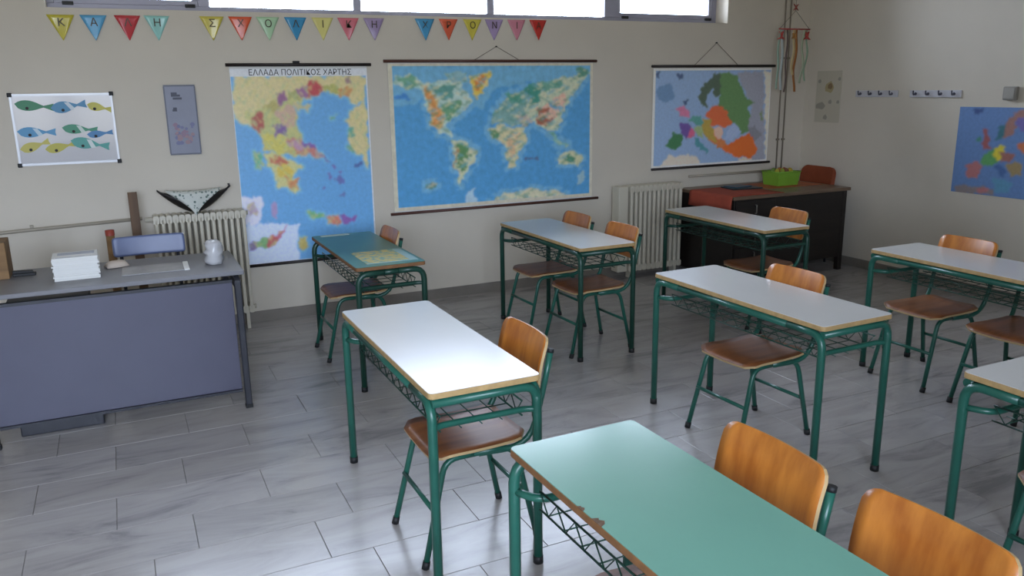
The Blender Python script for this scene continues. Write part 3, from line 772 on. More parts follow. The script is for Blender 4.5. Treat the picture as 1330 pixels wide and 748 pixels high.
q = MB(); q.tube([(-2.28, 6.44, 0.78), (-0.70, 6.44, 0.86), (0.10, 6.44, 0.885)], 0.012, 8)
for px in (-1.6, -0.6): q.box(px - 0.01, px + 0.01, 6.44, 6.465, 0.79 + (px + 2.2)*0.045, 0.82 + (px + 2.2)*0.045)
tag(q.build('heating_pipe', PIPEM), 'thin pipe running along the wall to the radiator behind the teacher desk', 'pipe')
q = MB(); q.tube([(4.98, 6.44, 0.90), (6.08, 6.44, 0.90)], 0.012, 8)
tag(q.build('heating_pipe', PIPEM), 'thin pipe along the wall behind the dark brown corner desk', 'pipe')
for x, lab in ((6.095, 'thin vertical wall pipe close to the edge of the coloured country map'), (6.165, 'thin vertical wall pipe close to the room corner')):
    q = MB(); q.tube([(x, 6.456, 0.91), (x, 6.456, 3.3)], 0.0075, 8)
    for zc in (1.2, 2.0, 2.8): q.box(x - 0.018, x + 0.018, 6.448, 6.465, zc, zc + 0.02)
    tag(q.build('vertical_pipe', mat('grey_brown_pipe', rgb(140, 130, 114), 0.5)), lab, 'pipe', 'vertical pipes in the corner')

# black crescent boat with a patterned cloth on the left radiator
boat = thing('crescent_basket', 'black crescent shaped boat basket on the radiator', 'basket', (0.46, 6.335, 0.917))
q = MB(); rows = []
for i in range(25):
    u = -1 + i/12
    x = 0.245*u; kz = 0.165*abs(u)**1.6
    hw = 0.062*max(0.04, 1 - abs(u)**1.8); dep = 0.095*max(0.10, 1 - abs(u)**1.7)
    row = []
    for k in range(9):
        a = math.pi*k/8
        row.append((x, -hw*math.cos(a), kz + dep*(1 - math.sin(a)) + 0.004))
    rows.append(row)
q.sheet(rows, 0.008); q.build('hull', mat('black_lacquer', rgb(30, 28, 28), 0.35), boat)
q = MB(); q.tube([(0.238, 0, 0.165), (0.250, 0, 0.178), (0.247, 0, 0.190), (0.238, 0, 0.186)], 0.008, 8); q.build('curled_tip', MATS['black_lacquer'], boat)
def lace():
    M = mat('green_flecked_cloth', rgb(206, 210, 200), 0.85)
    nt = M.node_tree; B = nt.nodes['Principled BSDF']; v = nt.nodes.new('ShaderNodeTexVoronoi'); v.inputs['Scale'].default_value = 42
    tcx = nt.nodes.new('ShaderNodeTexCoord'); nt.links.new(tcx.outputs['Object'], v.inputs['Vector'])
    r = nt.nodes.new('ShaderNodeValToRGB'); r.color_ramp.elements[0].position = 0.28; r.color_ramp.elements[0].color = rgb(104, 124, 116)
    r.color_ramp.elements[1].position = 0.42; r.color_ramp.elements[1].color = rgb(212, 216, 208)
    nt.links.new(v.outputs['Distance'], r.inputs['Fac']); nt.links.new(r.outputs['Color'], B.inputs['Base Color'])
    return M
q = MB(); rows = []
for i in range(9):
    v = i/8                                              # top to the tip
    w_ = 0.185*(1 - v)**1.35 + 0.004
    rows.append([(w_*u, -0.072 + 0.02*(1 - v)*(u*u) - 0.004*math.sin(7*u), 0.150 - 0.158*v + 0.014*(u*u)*(1 - v)) for u in np.linspace(-1, 1, 11)])
q.sheet(rows, 0.003)
lc = q.build('patterned_cloth', lace()); lc.location = (0.455, 6.333, 0.917)
tag(lc, 'white triangular cloth with green flecks hanging over the black crescent basket', 'cloth')
q = MB(); rows = []
for i in range(5):
    v = i/4; rows.append([(0.185*u, -0.07 + 0.12*v - 0.004*math.sin(7*u)*(1-v) + 0.02*(u*u)*(1-2*v), 0.153 + 0.014*u*u + 0.004*math.sin(3.14*v)) for u in np.linspace(-1, 1, 11)])
q.sheet(rows, 0.003); q.build('cloth_top', MATS['green_flecked_cloth'], lc)

# yellow patterned sheet and pale paper on the teal desk
def yellow_sheet():
    M = mat('yellow_patterned_sheet', rgb(186, 170, 84), 0.4)
    nt = M.node_tree; B = nt.nodes['Principled BSDF']; v = nt.nodes.new('ShaderNodeTexNoise'); v.inputs['Scale'].default_value = 24
    tcx = nt.nodes.new('ShaderNodeTexCoord'); nt.links.new(tcx.outputs['Object'], v.inputs['Vector'])
    r = nt.nodes.new('ShaderNodeValToRGB'); r.color_ramp.elements[0].position = 0.42; r.color_ramp.elements[0].color = rgb(104, 150, 130)
    r.color_ramp.elements[1].position = 0.52; r.color_ramp.elements[1].color = rgb(190, 172, 84)
    nt.links.new(v.outputs['Fac'], r.inputs['Fac']); nt.links.new(r.outputs['Color'], B.inputs['Base Color'])
    return M
ys = thing('patterned_sheet', 'yellow patterned paper sheet lying on the teal desk', 'paper', (1.40, 4.84, DZ), 0.0)
q = MB(); q.box(-0.15, 0.12, -0.20, 0.17, 0, 0.0015); q.build('sheet', yellow_sheet(), ys)
q = MB(); q.box(-0.15, 0.17, -0.215, -0.20, 0, 0.0015); q.box(0.12, 0.17, -0.20, 0.17, 0, 0.0015); q.build('sheet_border', mat('pale_blue_border', rgb(140, 176, 176), 0.4), ys)
q = MB(); q.box(1.22, 1.42, 5.69, 5.735, DZ, DZ + 0.0025)
tag(q.build('paper_strip', mat('pale_strip', rgb(186, 204, 196), 0.5)), 'pale paper strip on the teal desk edge nearest the tall map', 'paper')
# ---------------------------------------------------------------- dark brown corner desk
DBROWN = wood_mat('dark_brown_wood', rgb(26, 21, 19), rgb(36, 29, 26), 0.5, 'X', 0.1)
DTOP = wood_mat('brown_desk_top', rgb(104, 84, 66), rgb(124, 102, 82), 0.4, 'X', 0.2)
CD = thing('corner_desk', 'dark brown wooden desk in the room corner, half covered by a red cloth', 'desk', (0, 0, 0))
cx0, cx1, cy0, cy1 = 4.83, 6.24, 5.60, 6.42
q = MB(); q.box(cx0, cx1, cy0, cy1, TZ - 0.03, TZ); bevel(q.build('tabletop', DTOP, CD), 0.004)
q = MB(); q.box(cx0 + 0.02, cx0 + 0.50, cy0 + 0.02, cy1 - 0.02, 0.04, TZ - 0.03); bevel(q.build('drawer_pedestal', DBROWN, CD), 0.004)
for k, (za, zb) in enumerate(((0.60, 0.755), (0.34, 0.59), (0.07, 0.33))):
    q = MB(); q.box(cx0 + 0.035, cx0 + 0.485, cy0 + 0.006, cy0 + 0.02, za, zb); dr = bevel(q.build('drawer', DBROWN, CD), 0.003)
    q = MB(); q.tube(fillet([(cx0 + 0.25, cy0 + 0.006, za + 0.04), (cx0 + 0.25, cy0 - 0.015, za + 0.04), (cx0 + 0.25, cy0 - 0.015, zb - 0.04), (cx0 + 0.25, cy0 + 0.006, zb - 0.04)], 0.012), 0.005, 6)
    q.build('handle', mat('bright_handle', rgb(150, 146, 138), 0.3, 0.6), dr)
for ly in (cy0 + 0.02, cy1 - 0.07):
    q = MB(); q.box(cx1 - 0.075, cx1 - 0.025, ly, ly + 0.05, 0, TZ - 0.03); bevel(q.build('leg', DBROWN, CD), 0.004)
q = MB(); q.box(cx0 + 0.50, cx1 - 0.075, cy0 + 0.025, cy0 + 0.045, 0.13, TZ - 0.03); q.build('front_board', DBROWN, CD)
q = MB(); q.box(cx0 + 0.50, cx1 - 0.075, cy1 - 0.05, cy1 - 0.03, 0.12, TZ - 0.03); q.build('back_panel', DBROWN, CD)
# red cloth over the left end
RED = mat('red_orange_cloth', rgb(166, 74, 54), 0.8, var=0.12, vscale=8)
RUST = mat('rust_upholstery', rgb(140, 66, 36), 0.6, var=0.1, vscale=10)
q = MB(); rows = []
prof = [(5.42, TZ + 0.004), (5.2, TZ + 0.004), (5.0, TZ + 0.004), (4.86, TZ + 0.004), (4.828, TZ + 0.002), (4.818, TZ - 0.02), (4.812, TZ - 0.08), (4.808, TZ - 0.135)]
for i, (x, z) in enumerate(prof):
    rows.append([(x + (0.006*math.sin(9*t_) if i > 5 else 0), cy0 + 0.015 + 0.60*t_, z) for t_ in np.linspace(0, 1, 15)])
q.sheet(rows, 0.004)
tag(q.build('red_cloth', RED), 'red cloth draped over the end of the dark brown corner desk', 'cloth')
q = MB(); q.box(5.50, 6.18, 5.9, 6.3, TZ, TZ + 0.003)
tag(q.build('orange_mat', mat('orange_mat', rgb(170, 92, 52), 0.6, var=0.1)), 'flat orange mat under the green basket on the brown corner desk', 'mat')
# dark folders
q = MB(); q.box(-0.16, 0.16, -0.11, 0.11, 0, 0.012); fo1 = bevel(q.build('dark_folder', mat('teal_black_cover', rgb(40, 56, 58), 0.4)), 0.003)
fo1.location = (5.30, 6.05, TZ + 0.006); fo1.rotation_euler = (0, 0, -0.12); tag(fo1, 'dark teal folder lying on the red cloth', 'folder')
q = MB(); q.box(-0.11, 0.11, -0.08, 0.08, 0, 0.01); fo2 = bevel(q.build('dark_folder', mat('blue_cover', rgb(52, 86, 104), 0.4)), 0.003)
fo2.location = (5.27, 6.07, TZ + 0.0185); fo2.rotation_euler = (0, 0, 0.15); tag(fo2, 'smaller blue folder on top of the dark teal folder', 'folder')
# green basket with coloured stuff in it
LIME = mat('lime_plastic', rgb(128, 176, 58), 0.4)
gb = thing('storage_basket', 'lime green plastic basket on the brown corner desk', 'basket', (5.83, 6.10, TZ + 0.003))
q = MB(); bz = 0.0; a0, a1, c0, c1, hz = 0.125, 0.14, 0.10, 0.115, 0.13
vs = []
for (a, c, z) in ((a0, c0, 0.0), (a1, c1, hz), (a1 - 0.006, c1 - 0.006, hz), (a0 - 0.006, c0 - 0.006, 0.006)):
    vs += [(-a, -c, z), (a, -c, z), (a, c, z), (-a, c, z)]
fs = [(0, 3, 2, 1), (12, 13, 14, 15)]
for k in range(3):
    for e in range(4): fs.append((k*4 + e, k*4 + (e+1) % 4, (k+1)*4 + (e+1) % 4, (k+1)*4 + e))
q.add(vs, fs); q.build('basket_body', LIME, gb)
q = MB(); q.tube([(-a1, -c1, hz), (a1, -c1, hz), (a1, c1, hz), (-a1, c1, hz), (-a1, -c1, hz)], 0.007, 8); q.build('rim', LIME, gb)
bits = [(-0.10, -0.03, (176, 170, 60)), (-0.03, -0.04, (150, 160, 60)), (0.04, -0.03, (130, 84, 60)), (0.11, -0.02, (186, 160, 60)), (-0.06, 0.05, (120, 150, 70)), (0.03, 0.05, (176, 120, 60)), (0.10, 0.05, (150, 90, 60))]
for k, (x, y, c) in enumerate(bits):
    q = MB(); r_ = 0.029
    q.lathe([(0.001, 0.006)] + [(r_*math.sin(math.pi*j/8), 0.10 - r_*math.cos(math.pi*j/8)*1.15) for j in range(1, 8)] + [(0.001, 0.10 + r_*1.15)], 0, 0, 10)
    q.v = [(vx*(1 + 0.2*math.sin(9*vx + k + 40*vz)), vy*(1 + 0.2*math.cos(11*vy + 30*vz)), vz) for vx, vy, vz in q.v]
    o = q.build('soft_toy_ball', mat('toy_%d' % k, rgb(*c), 0.8))
    o.location = (5.83 + 0.82*x, 6.10 + y, TZ + 0.03)
    nm = ['yellow', 'olive', 'brown', 'golden', 'green', 'orange', 'rust'][k]
    tag(o, nm + ' lumpy soft ball in the lime green basket', 'toy', 'soft balls in the basket')
# rust coloured chair tucked under the end of the corner desk
rc = thing('padded_chair', 'rust coloured padded chair pushed under the end of the brown corner desk', 'chair', (5.92, 6.12, 0))
q = MB(); q.prism(rounded_rect(0.02, 0.40, -0.19, 0.19, 0.04), 'z', 0.43, 0.475); bevel(q.build('seat', RUST, rc), 0.01, 3)
q = MB(); back_sheet(q, 0.04, 0.62, 0.95, 0.215, 0.41, 0.03, 0.07); bevel(q.build('backrest', RUST, rc), 0.008, 2)
for sy in (-1, 1):
    q = MB(); q.tube(fillet([(0.05, 0.16*sy, 0.42), (0.37, 0.165*sy, 0.42), (0.425, 0.165*sy, 0.80)], 0.06), 0.011, 8); q.build('back_post', DARKFRAME, rc)
    for x in (0.04, 0.40):
        q = MB(); q.tube([(x, 0.165*sy, 0.43), (x + (0.02 if x > 0.2 else -0.02), 0.17*sy, 0)], 0.011, 8); q.build('leg', DARKFRAME, rc)

# ---------------------------------------------------------------- things on the walls
def print_material(name, gain=1.0, rough=0.35, detail=0.06, scale=40):
    M = bpy.data.materials.new(name); M.use_nodes = True
    nt = M.node_tree; B = nt.nodes['Principled BSDF']; L = nt.links.new
    at = nt.nodes.new('ShaderNodeVertexColor'); at.layer_name = 'print'
    tcx = nt.nodes.new('ShaderNodeTexCoord'); n = nt.nodes.new('ShaderNodeTexNoise'); n.inputs['Scale'].default_value = scale; n.inputs['Detail'].default_value = 5
    L(tcx.outputs['Object'], n.inputs['Vector'])
    mr = nt.nodes.new('ShaderNodeMapRange'); mr.inputs['From Min'].default_value = 0.3; mr.inputs['From Max'].default_value = 0.7
    mr.inputs['To Min'].default_value = gain*(1 - detail); mr.inputs['To Max'].default_value = gain*(1 + detail)
    L(n.outputs['Fac'], mr.inputs['Value'])
    vm = nt.nodes.new('ShaderNodeVectorMath'); vm.operation = 'SCALE'
    L(at.outputs['Color'], vm.inputs[0]); L(mr.outputs['Result'], vm.inputs['Scale'])
    L(vm.outputs['Vector'], B.inputs['Base Color']); B.inputs['Roughness'].default_value = rough
    return M
def inside(poly, U, V):
    r = np.zeros(U.shape, bool); n = len(poly); j = n - 1
    for i in range(n):
        xi, yi = poly[i]; xj, yj = poly[j]
        if yi != yj:
            c = ((yi > V) != (yj > V)) & (U < (xj - xi)*(V - yi)/(yj - yi) + xi)
            r ^= c
        j = i
    return r
def wobble(U, V, k, amp):
    s = np.zeros_like(U)
    for a, b_, p in ((31, 17, .3), (-23, 41, 1.7), (57, -39, 2.9), (83, 71, .9)): s += np.sin(U*a*k + V*b_*k + p)
    return s*amp/2
def printed_sheet(name, key, origin, du, dv, w_, h_, parent, mat_, res=0.0075, border=None, bg_fn=None):
    """flat sheet with flat colour print held in a colour attribute"""
    nu, nv = int(w_/res), int(h_/res)
    uu, vv = np.meshgrid(np.linspace(0, 1, nu + 1), np.linspace(0, 1, nv + 1))
    data = MAPS[key]
    colr = np.zeros((nv + 1, nu + 1, 3)); colr[:] = [s2l(c) for c in data['bg']]
    Uw = uu + wobble(uu, vv, 1.0, 0.009) + wobble(vv, uu, 2.3, 0.004); Vw = vv + wobble(vv, uu, 1.1, 0.009) + wobble(uu, vv, 2.6, 0.004)
    if bg_fn: bg_fn(colr, uu, vv)
    land = np.zeros(uu.shape, bool)
    halo = data.get('halo')
    masks = [(c, inside(pl, Uw, Vw)) for c, pl in data['polys']]
    for c, mk in masks:
        if c[2] < max(c[0], c[1]) + 8: land |= mk              # land tints are not blue
    if halo:
        d = land.copy()
        for _ in range(halo[1]):
            d[1:] |= d[:-1]; d[:-1] |= d[1:]; d[:, 1:] |= d[:, :-1]; d[:, :-1] |= d[:, 1:]
        hz_ = d & (np.sin(uu*71 + 3*np.sin(vv*37)) + np.sin(vv*83 + 2*np.sin(uu*41)) > -0.9)
        colr[hz_] = [s2l(x) for x in halo[0]]
    for c, mk in masks: colr[mk] = [s2l(x) for x in c]
    for k, (c, thr) in enumerate(data.get('mottle', [])):
        s = wobble(uu + 0.37*k, vv*1.3, 1.6, 1.0) + wobble(vv, uu + 0.2*k, 2.7, 0.9)
        m_ = land & (s > thr)
        colr[m_] = 0.45*colr[m_] + 0.55*np.array([s2l(x) for x in c])
    # soften like print seen from afar
    for _ in range(2):
        p = np.pad(colr, ((1, 1), (1, 1), (0, 0)), 'edge')
        colr = (p[1:-1, 1:-1]*2 + p[:-2, 1:-1] + p[2:, 1:-1] + p[1:-1, :-2] + p[1:-1, 2:])/6
    if border:
        (bl, br, bb, bt), bc = border
        mk = (uu*w_ < bl) | ((1 - uu)*w_ < br) | (vv*h_ < bb) | ((1 - vv)*h_ < bt)
        colr[mk] = [s2l(x) for x in bc]
    O = Vector(origin); du = Vector(du); dv = Vector(dv)
    pos = np.array(O)[None, None] + uu[..., None]*w_*np.array(du) + vv[..., None]*h_*np.array(dv)
    N = (nv + 1)*(nu + 1); idx = np.arange(N).reshape(nv + 1, nu + 1)
    f = np.stack([idx[:-1, :-1], idx[:-1, 1:], idx[1:, 1:], idx[1:, :-1]], -1).reshape(-1, 4)
    me = bpy.data.meshes.new(name); me.from_pydata(pos.reshape(-1, 3).tolist(), [], f.tolist())
    at = me.color_attributes.new('print', 'FLOAT_COLOR', 'POINT')
    at.data.foreach_set('color', np.concatenate([colr.reshape(-1, 3), np.ones((N, 1))], 1).ravel())
    me.materials.append(mat_)
    return link(name, me, parent)
WY = Y1                                                   # back wall plane
def rod(parent, x0, x1, z, m_, r=0.012):
    q = MB(); q.tube([(x0, WY - 0.022, z), (x1, WY - 0.022, z)], r, 8); return q.build('map_rod', m_, parent)
def backing(parent, x0, x1, z0, z1):
    q = MB(); q.box(x0, x1, WY - 0.012, WY - 0.009, z0, z1); return q.build('map_paper', PAPER, parent)
def hang(parent, x, z, xa, xb, zr):
    q = MB(); q.tube([(xa, WY - 0.02, zr), (x, WY - 0.012, z), (xb, WY - 0.02, zr)], 0.0025, 6); q.build('hanging_cord', STRING, parent)
    q = MB(); q.tube([(x, WY - 0.018, z), (x, WY, z)], 0.006, 8); q.build('nail', BLACKCAP, parent)
GN = 1.5
t = thing('wall_map', 'tall wall map of a peninsula with islands, hung beside the radiator', 'map', (0, 0, 0))
backing(t, 0.80, 1.83, 0.455, 1.945); rod(t, 0.775, 1.862, 1.957, BLACKROD); rod(t, 0.80, 1.86, 0.452, BLACKROD)
printed_sheet('map_print', 'greece', (0.80, WY - 0.0125, 0.455), (1, 0, 0), (0, 0, 1), 1.03, 1.475, t, print_material('print_tall_map', GN*0.92), 0.0075,
              ((0.006, 0.008, 0.008, 0.055), (212, 214, 216)))
me = text_mesh('\u0395\u039b\u039b\u0391\u0394\u0391 \u03a0\u039f\u039b\u0399\u03a4\u0399\u039a\u039f\u03a3 \u03a7\u0391\u03a1\u03a4\u0397\u03a3', 0.06); me.materials.append(INK)
o = link('title_lettering', me, t); o.location = (1.32, WY - 0.0135, 1.90); o.rotation_euler = (math.radians(90), 0, 0)
bx_ = max(v.co.x for v in me.vertices); o.scale = (0.385/bx_, 1, 1)
q = MB(); q.box(1.262, 1.312, WY - 0.02, WY, 1.965, 1.985); bevel(q.build('hanger', BLACKCAP, t), 0.003)

t = thing('wall_map', 'wide world map with all continents hung from a brown rod', 'map', (0, 0, 0))
backing(t, 2.0, 3.89, 0.77, 1.975); rod(t, 1.965, 3.922, 1.983, BROWNROD); rod(t, 1.965, 3.95, 0.765, BROWNROD)
printed_sheet('map_print', 'world', (2.0, WY - 0.0125, 0.785), (1, 0, 0), (0, 0, 1), 1.89, 1.18, t, print_material('print_world_map', GN, detail=0.10, scale=22), 0.008,
              ((0.035, 0.03, 0.03, 0.022), (196, 190, 170)))
hang(t, 2.951, 2.10, 2.74, 3.16, 1.99)

t = thing('wall_map', 'smaller political map in orange and green hung near the corner pipes', 'map', (0, 0, 0))
backing(t, 4.54, 5.96, 0.995, 1.92); rod(t, 4.515, 5.99, 1.936, BLACKROD); rod(t, 4.54, 5.99, 0.99, BLACKROD)
printed_sheet('map_print', 'europe', (4.54, WY - 0.0125, 1.0), (1, 0, 0), (0, 0, 1), 1.42, 0.915, t, print_material('print_political_map', GN*1.1), 0.0075,
              ((0.03, 0.01, 0.02, 0.02), (208, 206, 200)))
hang(t, 5.259, 2.15, 5.0, 5.52, 1.945)

t = thing('wall_map', 'blue political map taped to the wall below the small grey box', 'map', (0, 0, 0))
q = MB(); q.box(X1 - 0.004, X1 - 0.001, 3.55, 4.70, 0.845, 1.555); q.build('map_paper', PAPER, t)
printed_sheet('map_print', 'rightmap', (X1 - 0.0045, 4.70, 0.845), (0, -1, 0), (0, 0, 1), 1.15, 0.71, t, print_material('print_blue_map', GN*0.95), 0.008)

# whiteboard with paper fish
wb = thing('whiteboard', 'small whiteboard with paper fish on it above the teacher desk', 'whiteboard', (-0.305, WY, 1.535))
q = MB(); q.box(-0.30, 0.30, -0.016, 0, -0.225, 0.225); q.build('board', mat('glossy_white_board', rgb(206, 206, 210), 0.12), wb)
q = MB(); q.box(-0.31, 0.31, -0.022, 0, 0.222, 0.238); q.box(-0.31, 0.31, -0.022, 0, -0.238, -0.222); q.box(-0.31, -0.295, -0.022, 0, -0.222, 0.222); q.box(0.295, 0.31, -0.022, 0, -0.222, 0.222)
q.build('board_frame', mat('white_alu_frame', rgb(200, 202, 206), 0.35, 0.2), wb)
for sx in (-1, 1):
    for sz in (-1, 1):
        q = MB(); q.box(sx*0.305 - 0.014, sx*0.305 + 0.014, -0.025, 0, sz*0.232 - 0.014, sz*0.232 + 0.014); bevel(q.build('corner_cap', BLACKCAP, wb), 0.004)
def fish(u, v, L_, hgt, rz, body, stripe, lab):
    # u, v: place on the board in metres from its centre
    L_ *= 1.1
    t = thing('paper_fish', lab, 'paper fish', (-0.305 + u, WY - 0.0165 - 0.0022*(1 if u > 0.12 else 0) - 0.0045*(1 if hgt > 0.065 else 0), 1.535 + v), 0, 'paper fish on the whiteboard')
    t.rotation_euler = (0, -rz, 0)
    up, lo = [], []
    for k in range(9):
        a = k/8; x = -L_/2 + L_*0.74*a; z = hgt*0.58*math.sin(math.pi*a**0.8)**0.8 if 0 < k < 8 else 0.006
        up.append((x, z)); lo.append((x, -z))
    pts = up + [(L_/2, hgt*0.42), (L_/2 - 0.02*L_, 0), (L_/2, -hgt*0.42)] + lo[::-1][:-1]
    q = MB(); q.prism(pts, 'y', -0.0012, 0, 0); q.build('body', mat('paper_%d_%d_%d' % body, rgb(*body), 0.45), t)
    if stripe:
        q = MB(); q.prism([(-L_*0.1, hgt*0.44), (L_*0.02, hgt*0.42), (L_*0.16, -hgt*0.30), (L_*0.04, -hgt*0.42)], 'y', -0.0018, -0.0012); q.build('stripe', mat('paper_%d_%d_%d' % stripe, rgb(*stripe), 0.45), t)
    q = MB(); q.tube([(-L_*0.18, -0.0012, -hgt*0.3), (-L_*0.18, -0.006, -hgt*0.3)], 0.010, 10); q.build('magnet', BLACKCAP, t)
fish(-0.170, 0.158, 0.21, 0.06, -0.10, (34, 128, 84), None, 'dark green paper fish in the top row of the whiteboard')
fish(0.035, 0.152, 0.20, 0.066, 0.14, (66, 138, 180), (204, 218, 226), 'blue paper fish with a pale stripe in the top row of the whiteboard')
fish(0.222, 0.140, 0.14, 0.05, -0.22, (198, 190, 72), None, 'yellow paper fish in the top row of the whiteboard')
fish(-0.178, -0.015, 0.21, 0.06, -0.02, (74, 150, 196), (190, 214, 226), 'light blue paper fish in the middle row of the whiteboard')
fish(0.085, -0.004, 0.20, 0.055, -0.08, (50, 142, 106), (206, 222, 214), 'green paper fish with a white stripe in the middle row')
fish(0.205, -0.038, 0.15, 0.042, 0.10, (60, 128, 182), None, 'narrow blue paper fish at the whiteboard side')
fish(-0.20, -0.105, 0.17, 0.055, 0.30, (198, 188, 84), None, 'yellow paper fish in the bottom row, nearest the board corner')
fish(-0.045, -0.118, 0.18, 0.055, 0.20, (190, 182, 62), None, 'yellow paper fish in the bottom row, nearer the teal striped fish')
fish(0.135, -0.105, 0.22, 0.066, -0.18, (70, 160, 150), (214, 226, 224), 'teal striped paper fish in the bottom row of the whiteboard')

# narrow blue grey board
nb = thing('notice_panel', 'narrow upright blue grey panel with a faded print', 'panel', (0.445, WY, 1.573))
q = MB(); q.box(-0.105, 0.105, -0.018, 0, -0.245, 0.245); bevel(q.build('panel_body', mat('blue_grey_panel', rgb(136, 140, 158), 0.4, var=0.06, vscale=10), nb), 0.004)
q = MB(); q.box(-0.105, 0.105, -0.020, -0.002, 0.236, 0.247); q.box(-0.105, 0.105, -0.020, -0.002, -0.247, -0.236); q.box(-0.107, -0.098, -0.020, -0.002, -0.236, 0.236); q.box(0.098, 0.107, -0.020, -0.002, -0.236, 0.236)
q.build('panel_frame', mat('grey_panel_frame', rgb(96, 100, 116), 0.4), nb)
rr = random.Random(11)
cs = [((146, 122, 142), 'print_a'), ((118, 120, 156), 'print_b'), ((158, 132, 140), 'print_c')]
for ci, (c, nm) in enumerate(cs):
    q = MB()
    for k in range(12):
        x, z, s = rr.uniform(-0.055, 0.065), rr.uniform(-0.17, -0.03), rr.uniform(0.008, 0.018)
        q.prism([(x + s*math.cos(a*1.0472)*(1 + .3*math.sin(a*5)), z + s*math.sin(a*1.0472)) for a in range(6)], 'y', -0.0186 - 0.0003*ci - 0.00003*k, -0.0185)
    q.build('faded_print', mat(nm, rgb(*c), 0.5), nb)
q = MB()
for (xa, xb, z) in ((-0.06, 0.0, 0.165), (-0.05, 0.01, 0.145), (-0.06, -0.02, 0.18), (-0.055, -0.03, 0.075), (-0.06, -0.03, 0.062)): q.box(xa, xb, -0.0192, -0.018, z, z + 0.015)
q.build('dark_print', mat('panel_dark_print', rgb(76, 80, 96), 0.5), nb)

# pennants with letters
FLAGS = [(-0.245, 'K', (196, 184, 66), 'yellow'), (-0.048, '\u0391', (92, 164, 204), 'blue'), (0.162, '\u039b', (190, 60, 66), 'dark red'), (0.349, '\u0397', (150, 204, 196), 'mint'),
 (0.713, '\u03a3', (204, 190, 84), 'yellow'), (0.91, '\u03a7', (214, 92, 58), 'orange red'), (1.105, '\u039f', (172, 206, 168), 'pale green'), (1.306, '\u039b', (66, 146, 190), 'blue'),
 (1.508, '\u0399', (216, 208, 130), 'pale yellow'), (1.706, '\u039a', (208, 110, 122), 'pink'), (1.908, '\u0397', (160, 142, 178), 'lilac'),
 (2.327, '\u03a7', (74, 152, 196), 'blue'), (2.528, '\u03a1', (214, 96, 66), 'orange'), (2.738, '\u039f', (206, 192, 78), 'yellow'), (2.934, '\u039d', (166, 146, 184), 'lilac'),
 (3.141, '\u0399', (202, 130, 146), 'rose'), (3.346, '\u0391', (190, 54, 46), 'bright red')]
NAMES = {'K': 'K', '\u0391': 'A', '\u039b': 'lambda', '\u0397': 'eta', '\u03a3': 'sigma', '\u03a7': 'chi', '\u039f': 'O', '\u0399': 'iota', '\u039a': 'kappa', '\u03a1': 'rho', '\u039d': 'nu'}
WORD = ['first'] * 4 + ['second'] * 7 + ['third'] * 6
letters = {}
for k, (x, ch, c, cn) in enumerate(FLAGS):
    zt_ = 2.283 + (x + 0.25)*0.010
    t = thing('pennant', '%s pennant with the letter %s in the %s word of the bunting' % (cn, NAMES[ch], WORD[k]), 'pennant', (x, WY - 0.003, zt_), 0, 'letter pennants under the window')
    q = MB(); hw = 0.082; rows = []
    for i in range(9):
        v = i/8; w_ = hw*(1 - v) + 0.0015
        rows.append([(w_*u, -0.006 - 0.007*math.sin(2.2*u*w_/hw + 1.3*k) * (0.4 + v) - 0.003*v, -0.165*v) for u in np.linspace(-1, 1, 7)])
    q.sheet(rows, 0.0008)
    q.build('flag', mat('flag_%d_%d_%d' % c, rgb(*c, 1.15), 0.25, spec=0.6), t)
    if ch not in letters:
        me = text_mesh(ch, 0.074); me.materials.append(mat('letter_ink', rgb(70, 60, 40), 0.5)); letters[ch] = me
    o = link('letter', letters[ch], t); o.location = (0, -0.0185, -0.05); o.rotation_euler = (math.radians(90), 0, 0)

# coat hook rails
RAILW = mat('white_rail', rgb(206, 206, 212), 0.35)
for (ya, yb, lab) in ((5.33, 5.80, 'white coat hook rail nearest the faded poster'), (4.70, 5.20, 'white coat hook rail nearest the blue political map')):
    t = thing('hook_rail', lab, 'hook rail', (X1, 0.5*(ya+yb), 1.66), 0, 'coat hook rails')
    h = 0.5*(yb - ya)
    q = MB(); q.box(-0.016, 0, -h, h, -0.03, 0.03); bevel(q.build('rail', RAILW, t), 0.004)
    for k in range(4):
        y = -h + 2*h*(k + 0.5)/4
        q = MB(); q.tube(fillet([(-0.014, y, 0.0), (-0.045, y, -0.012), (-0.05, y, 0.028)], 0.015), 0.006, 8); q.tube([(-0.014, y, 0.0), (-0.020, y, 0.0)], 0.013, 10); q.build('hook', mat('dark_hook', rgb(84, 84, 98), 0.4), t)
# small grey box
t = thing('junction_box', 'small grey junction box above the blue political map', 'box', (X1, 4.267, 1.665))
q = MB(); q.box(-0.04, 0, -0.055, 0.055, -0.052, 0.052); bb = bevel(q.build('box_body', mat('grey_plastic', rgb(150, 146, 138), 0.5), t), 0.008)
q = MB(); q.box(-0.044, -0.04, -0.042, 0.042, -0.04, 0.04); bevel(q.build('cover', mat('grey_plastic_lid', rgb(164, 160, 152), 0.5), t), 0.003)
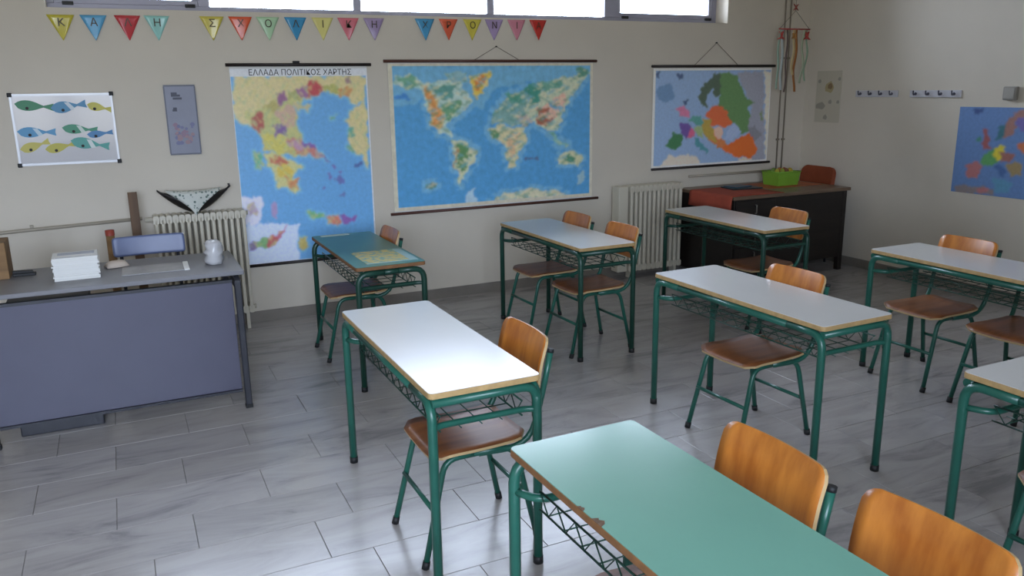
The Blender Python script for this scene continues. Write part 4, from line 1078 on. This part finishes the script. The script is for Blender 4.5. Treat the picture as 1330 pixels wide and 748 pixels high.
# faded poster
t = thing('poster', 'pale faded poster with small animal drawings beside the room corner', 'poster', (X1, 6.15, 1.63))
q = MB(); q.box(-0.004, -0.001, -0.158, 0.158, -0.25, 0.25); q.build('poster_paper', mat('faded_poster_paper', rgb(196, 190, 172), 0.6), t)
def blob(q, y, z, s, d, sq=1.0):
    q.prism([(y + s*math.cos(a*0.6283)*(1 + .12*math.sin(a*3)), z + s*sq*math.sin(a*0.6283)*(1 + .2*math.cos(a*2))) for a in range(10)], 'x', -0.005 - d, -0.004)
q = MB(); blob(q, -0.01, 0.09, 0.055, 0, 1.0); q.build('printed_figure', mat('print_ochre', rgb(176, 162, 122), 0.6), t)
q = MB(); blob(q, -0.02, 0.10, 0.03, 0.0004); q.build('printed_figure', mat('print_brown', rgb(140, 116, 84), 0.6), t)
for (y_, z_, s_, k_) in ((0.09, -0.09, 0.06, 0.6), (0.12, 0.15, 0.02, 1), (-0.03, -0.05, 0.022, 1), (-0.13, -0.05, 0.018, 1), (0.02, -0.2, 0.025, 1), (-0.13, 0.17, 0.018, 1)):
    q = MB(); blob(q, y_, z_, s_, 0, k_); q.build('printed_figure', mat('print_grey', rgb(160, 156, 144), 0.6), t)

# hanging ribbon decoration
hx, hy, hz = 6.0, 6.22, 2.27
t = thing('ribbon_mobile', 'hanging ribbon mobile with a red bar and red bows in the corner', 'mobile', (hx, hy, hz))
q = MB(); q.tube([(-0.195, 0, 0), (0.195, 0, 0)], 0.007, 8); q.build('bar', mat('red_bar', rgb(176, 70, 66), 0.5), t)
q = MB(); q.tube([(-0.19, 0, 0), (0, 0, 0.17), (0.19, 0, 0)], 0.0025, 5); q.tube([(0, 0, 0.17), (0, 0, H - hz)], 0.003, 5); q.build('cord', STRING, t)
for (x, z, c, s) in ((0, 0.20, (150, 70, 60), 0.03), (-0.045, 0.30, (206, 196, 180), 0.045), (0.035, 0.32, (176, 150, 130), 0.04)):
    q = MB(); q.prism([(x - s, z - s), (x - 0.006, z), (x - s, z + s), (x - s*0.2, z + s*0.4), (x + s, z + s), (x + 0.006, z), (x + s, z - s), (x + s*0.2, z - s*0.5)], 'y', -0.006, 0.006)
    q.build('top_bow', mat('bow_%d_%d_%d' % c, rgb(*c), 0.6), t)
for (x, c) in ((-0.165, (186, 72, 64)), (0.16, (176, 66, 60)), (0.0, (180, 130, 70))):
    q = MB(); s = 0.045 if x else 0.03; z = -0.065
    q.prism([(x - s, z - s*0.7), (x - 0.008, z - 0.006), (x - s*0.5, z + s), (x, z + 0.02), (x + s*0.5, z + s), (x + 0.008, z - 0.006), (x + s, z - s*0.7), (x, z - 0.02)], 'y', -0.012, 0.012)
    q.build('bow', mat('bow_%d_%d_%d' % c, rgb(*c), 0.6), t)
for (x, w_, L_, c) in ((-0.185, 0.016, 0.55, (160, 186, 168)), (-0.14, 0.018, 0.56, (196, 206, 206)), (-0.085, 0.014, 0.58, (112, 96, 92)), (0.0, 0.02, 0.42, (206, 186, 140)), (0.03, 0.018, 0.58, (164, 104, 48)), (0.12, 0.016, 0.50, (176, 188, 160)), (0.165, 0.014, 0.48, (150, 178, 150))):
    q = MB(); rows = [[(x + w_*u*0.8 + 0.006*math.sin(6*i/10 + x*30), 0.012*math.sin(i*0.8 + x*40), -0.006 - L_*i/12) for u in (-1, 0, 1)] for i in range(13)]
    q.sheet(rows, 0.0012); q.build('ribbon', mat('ribbon_%d_%d_%d' % c, rgb(*c), 0.6), t)
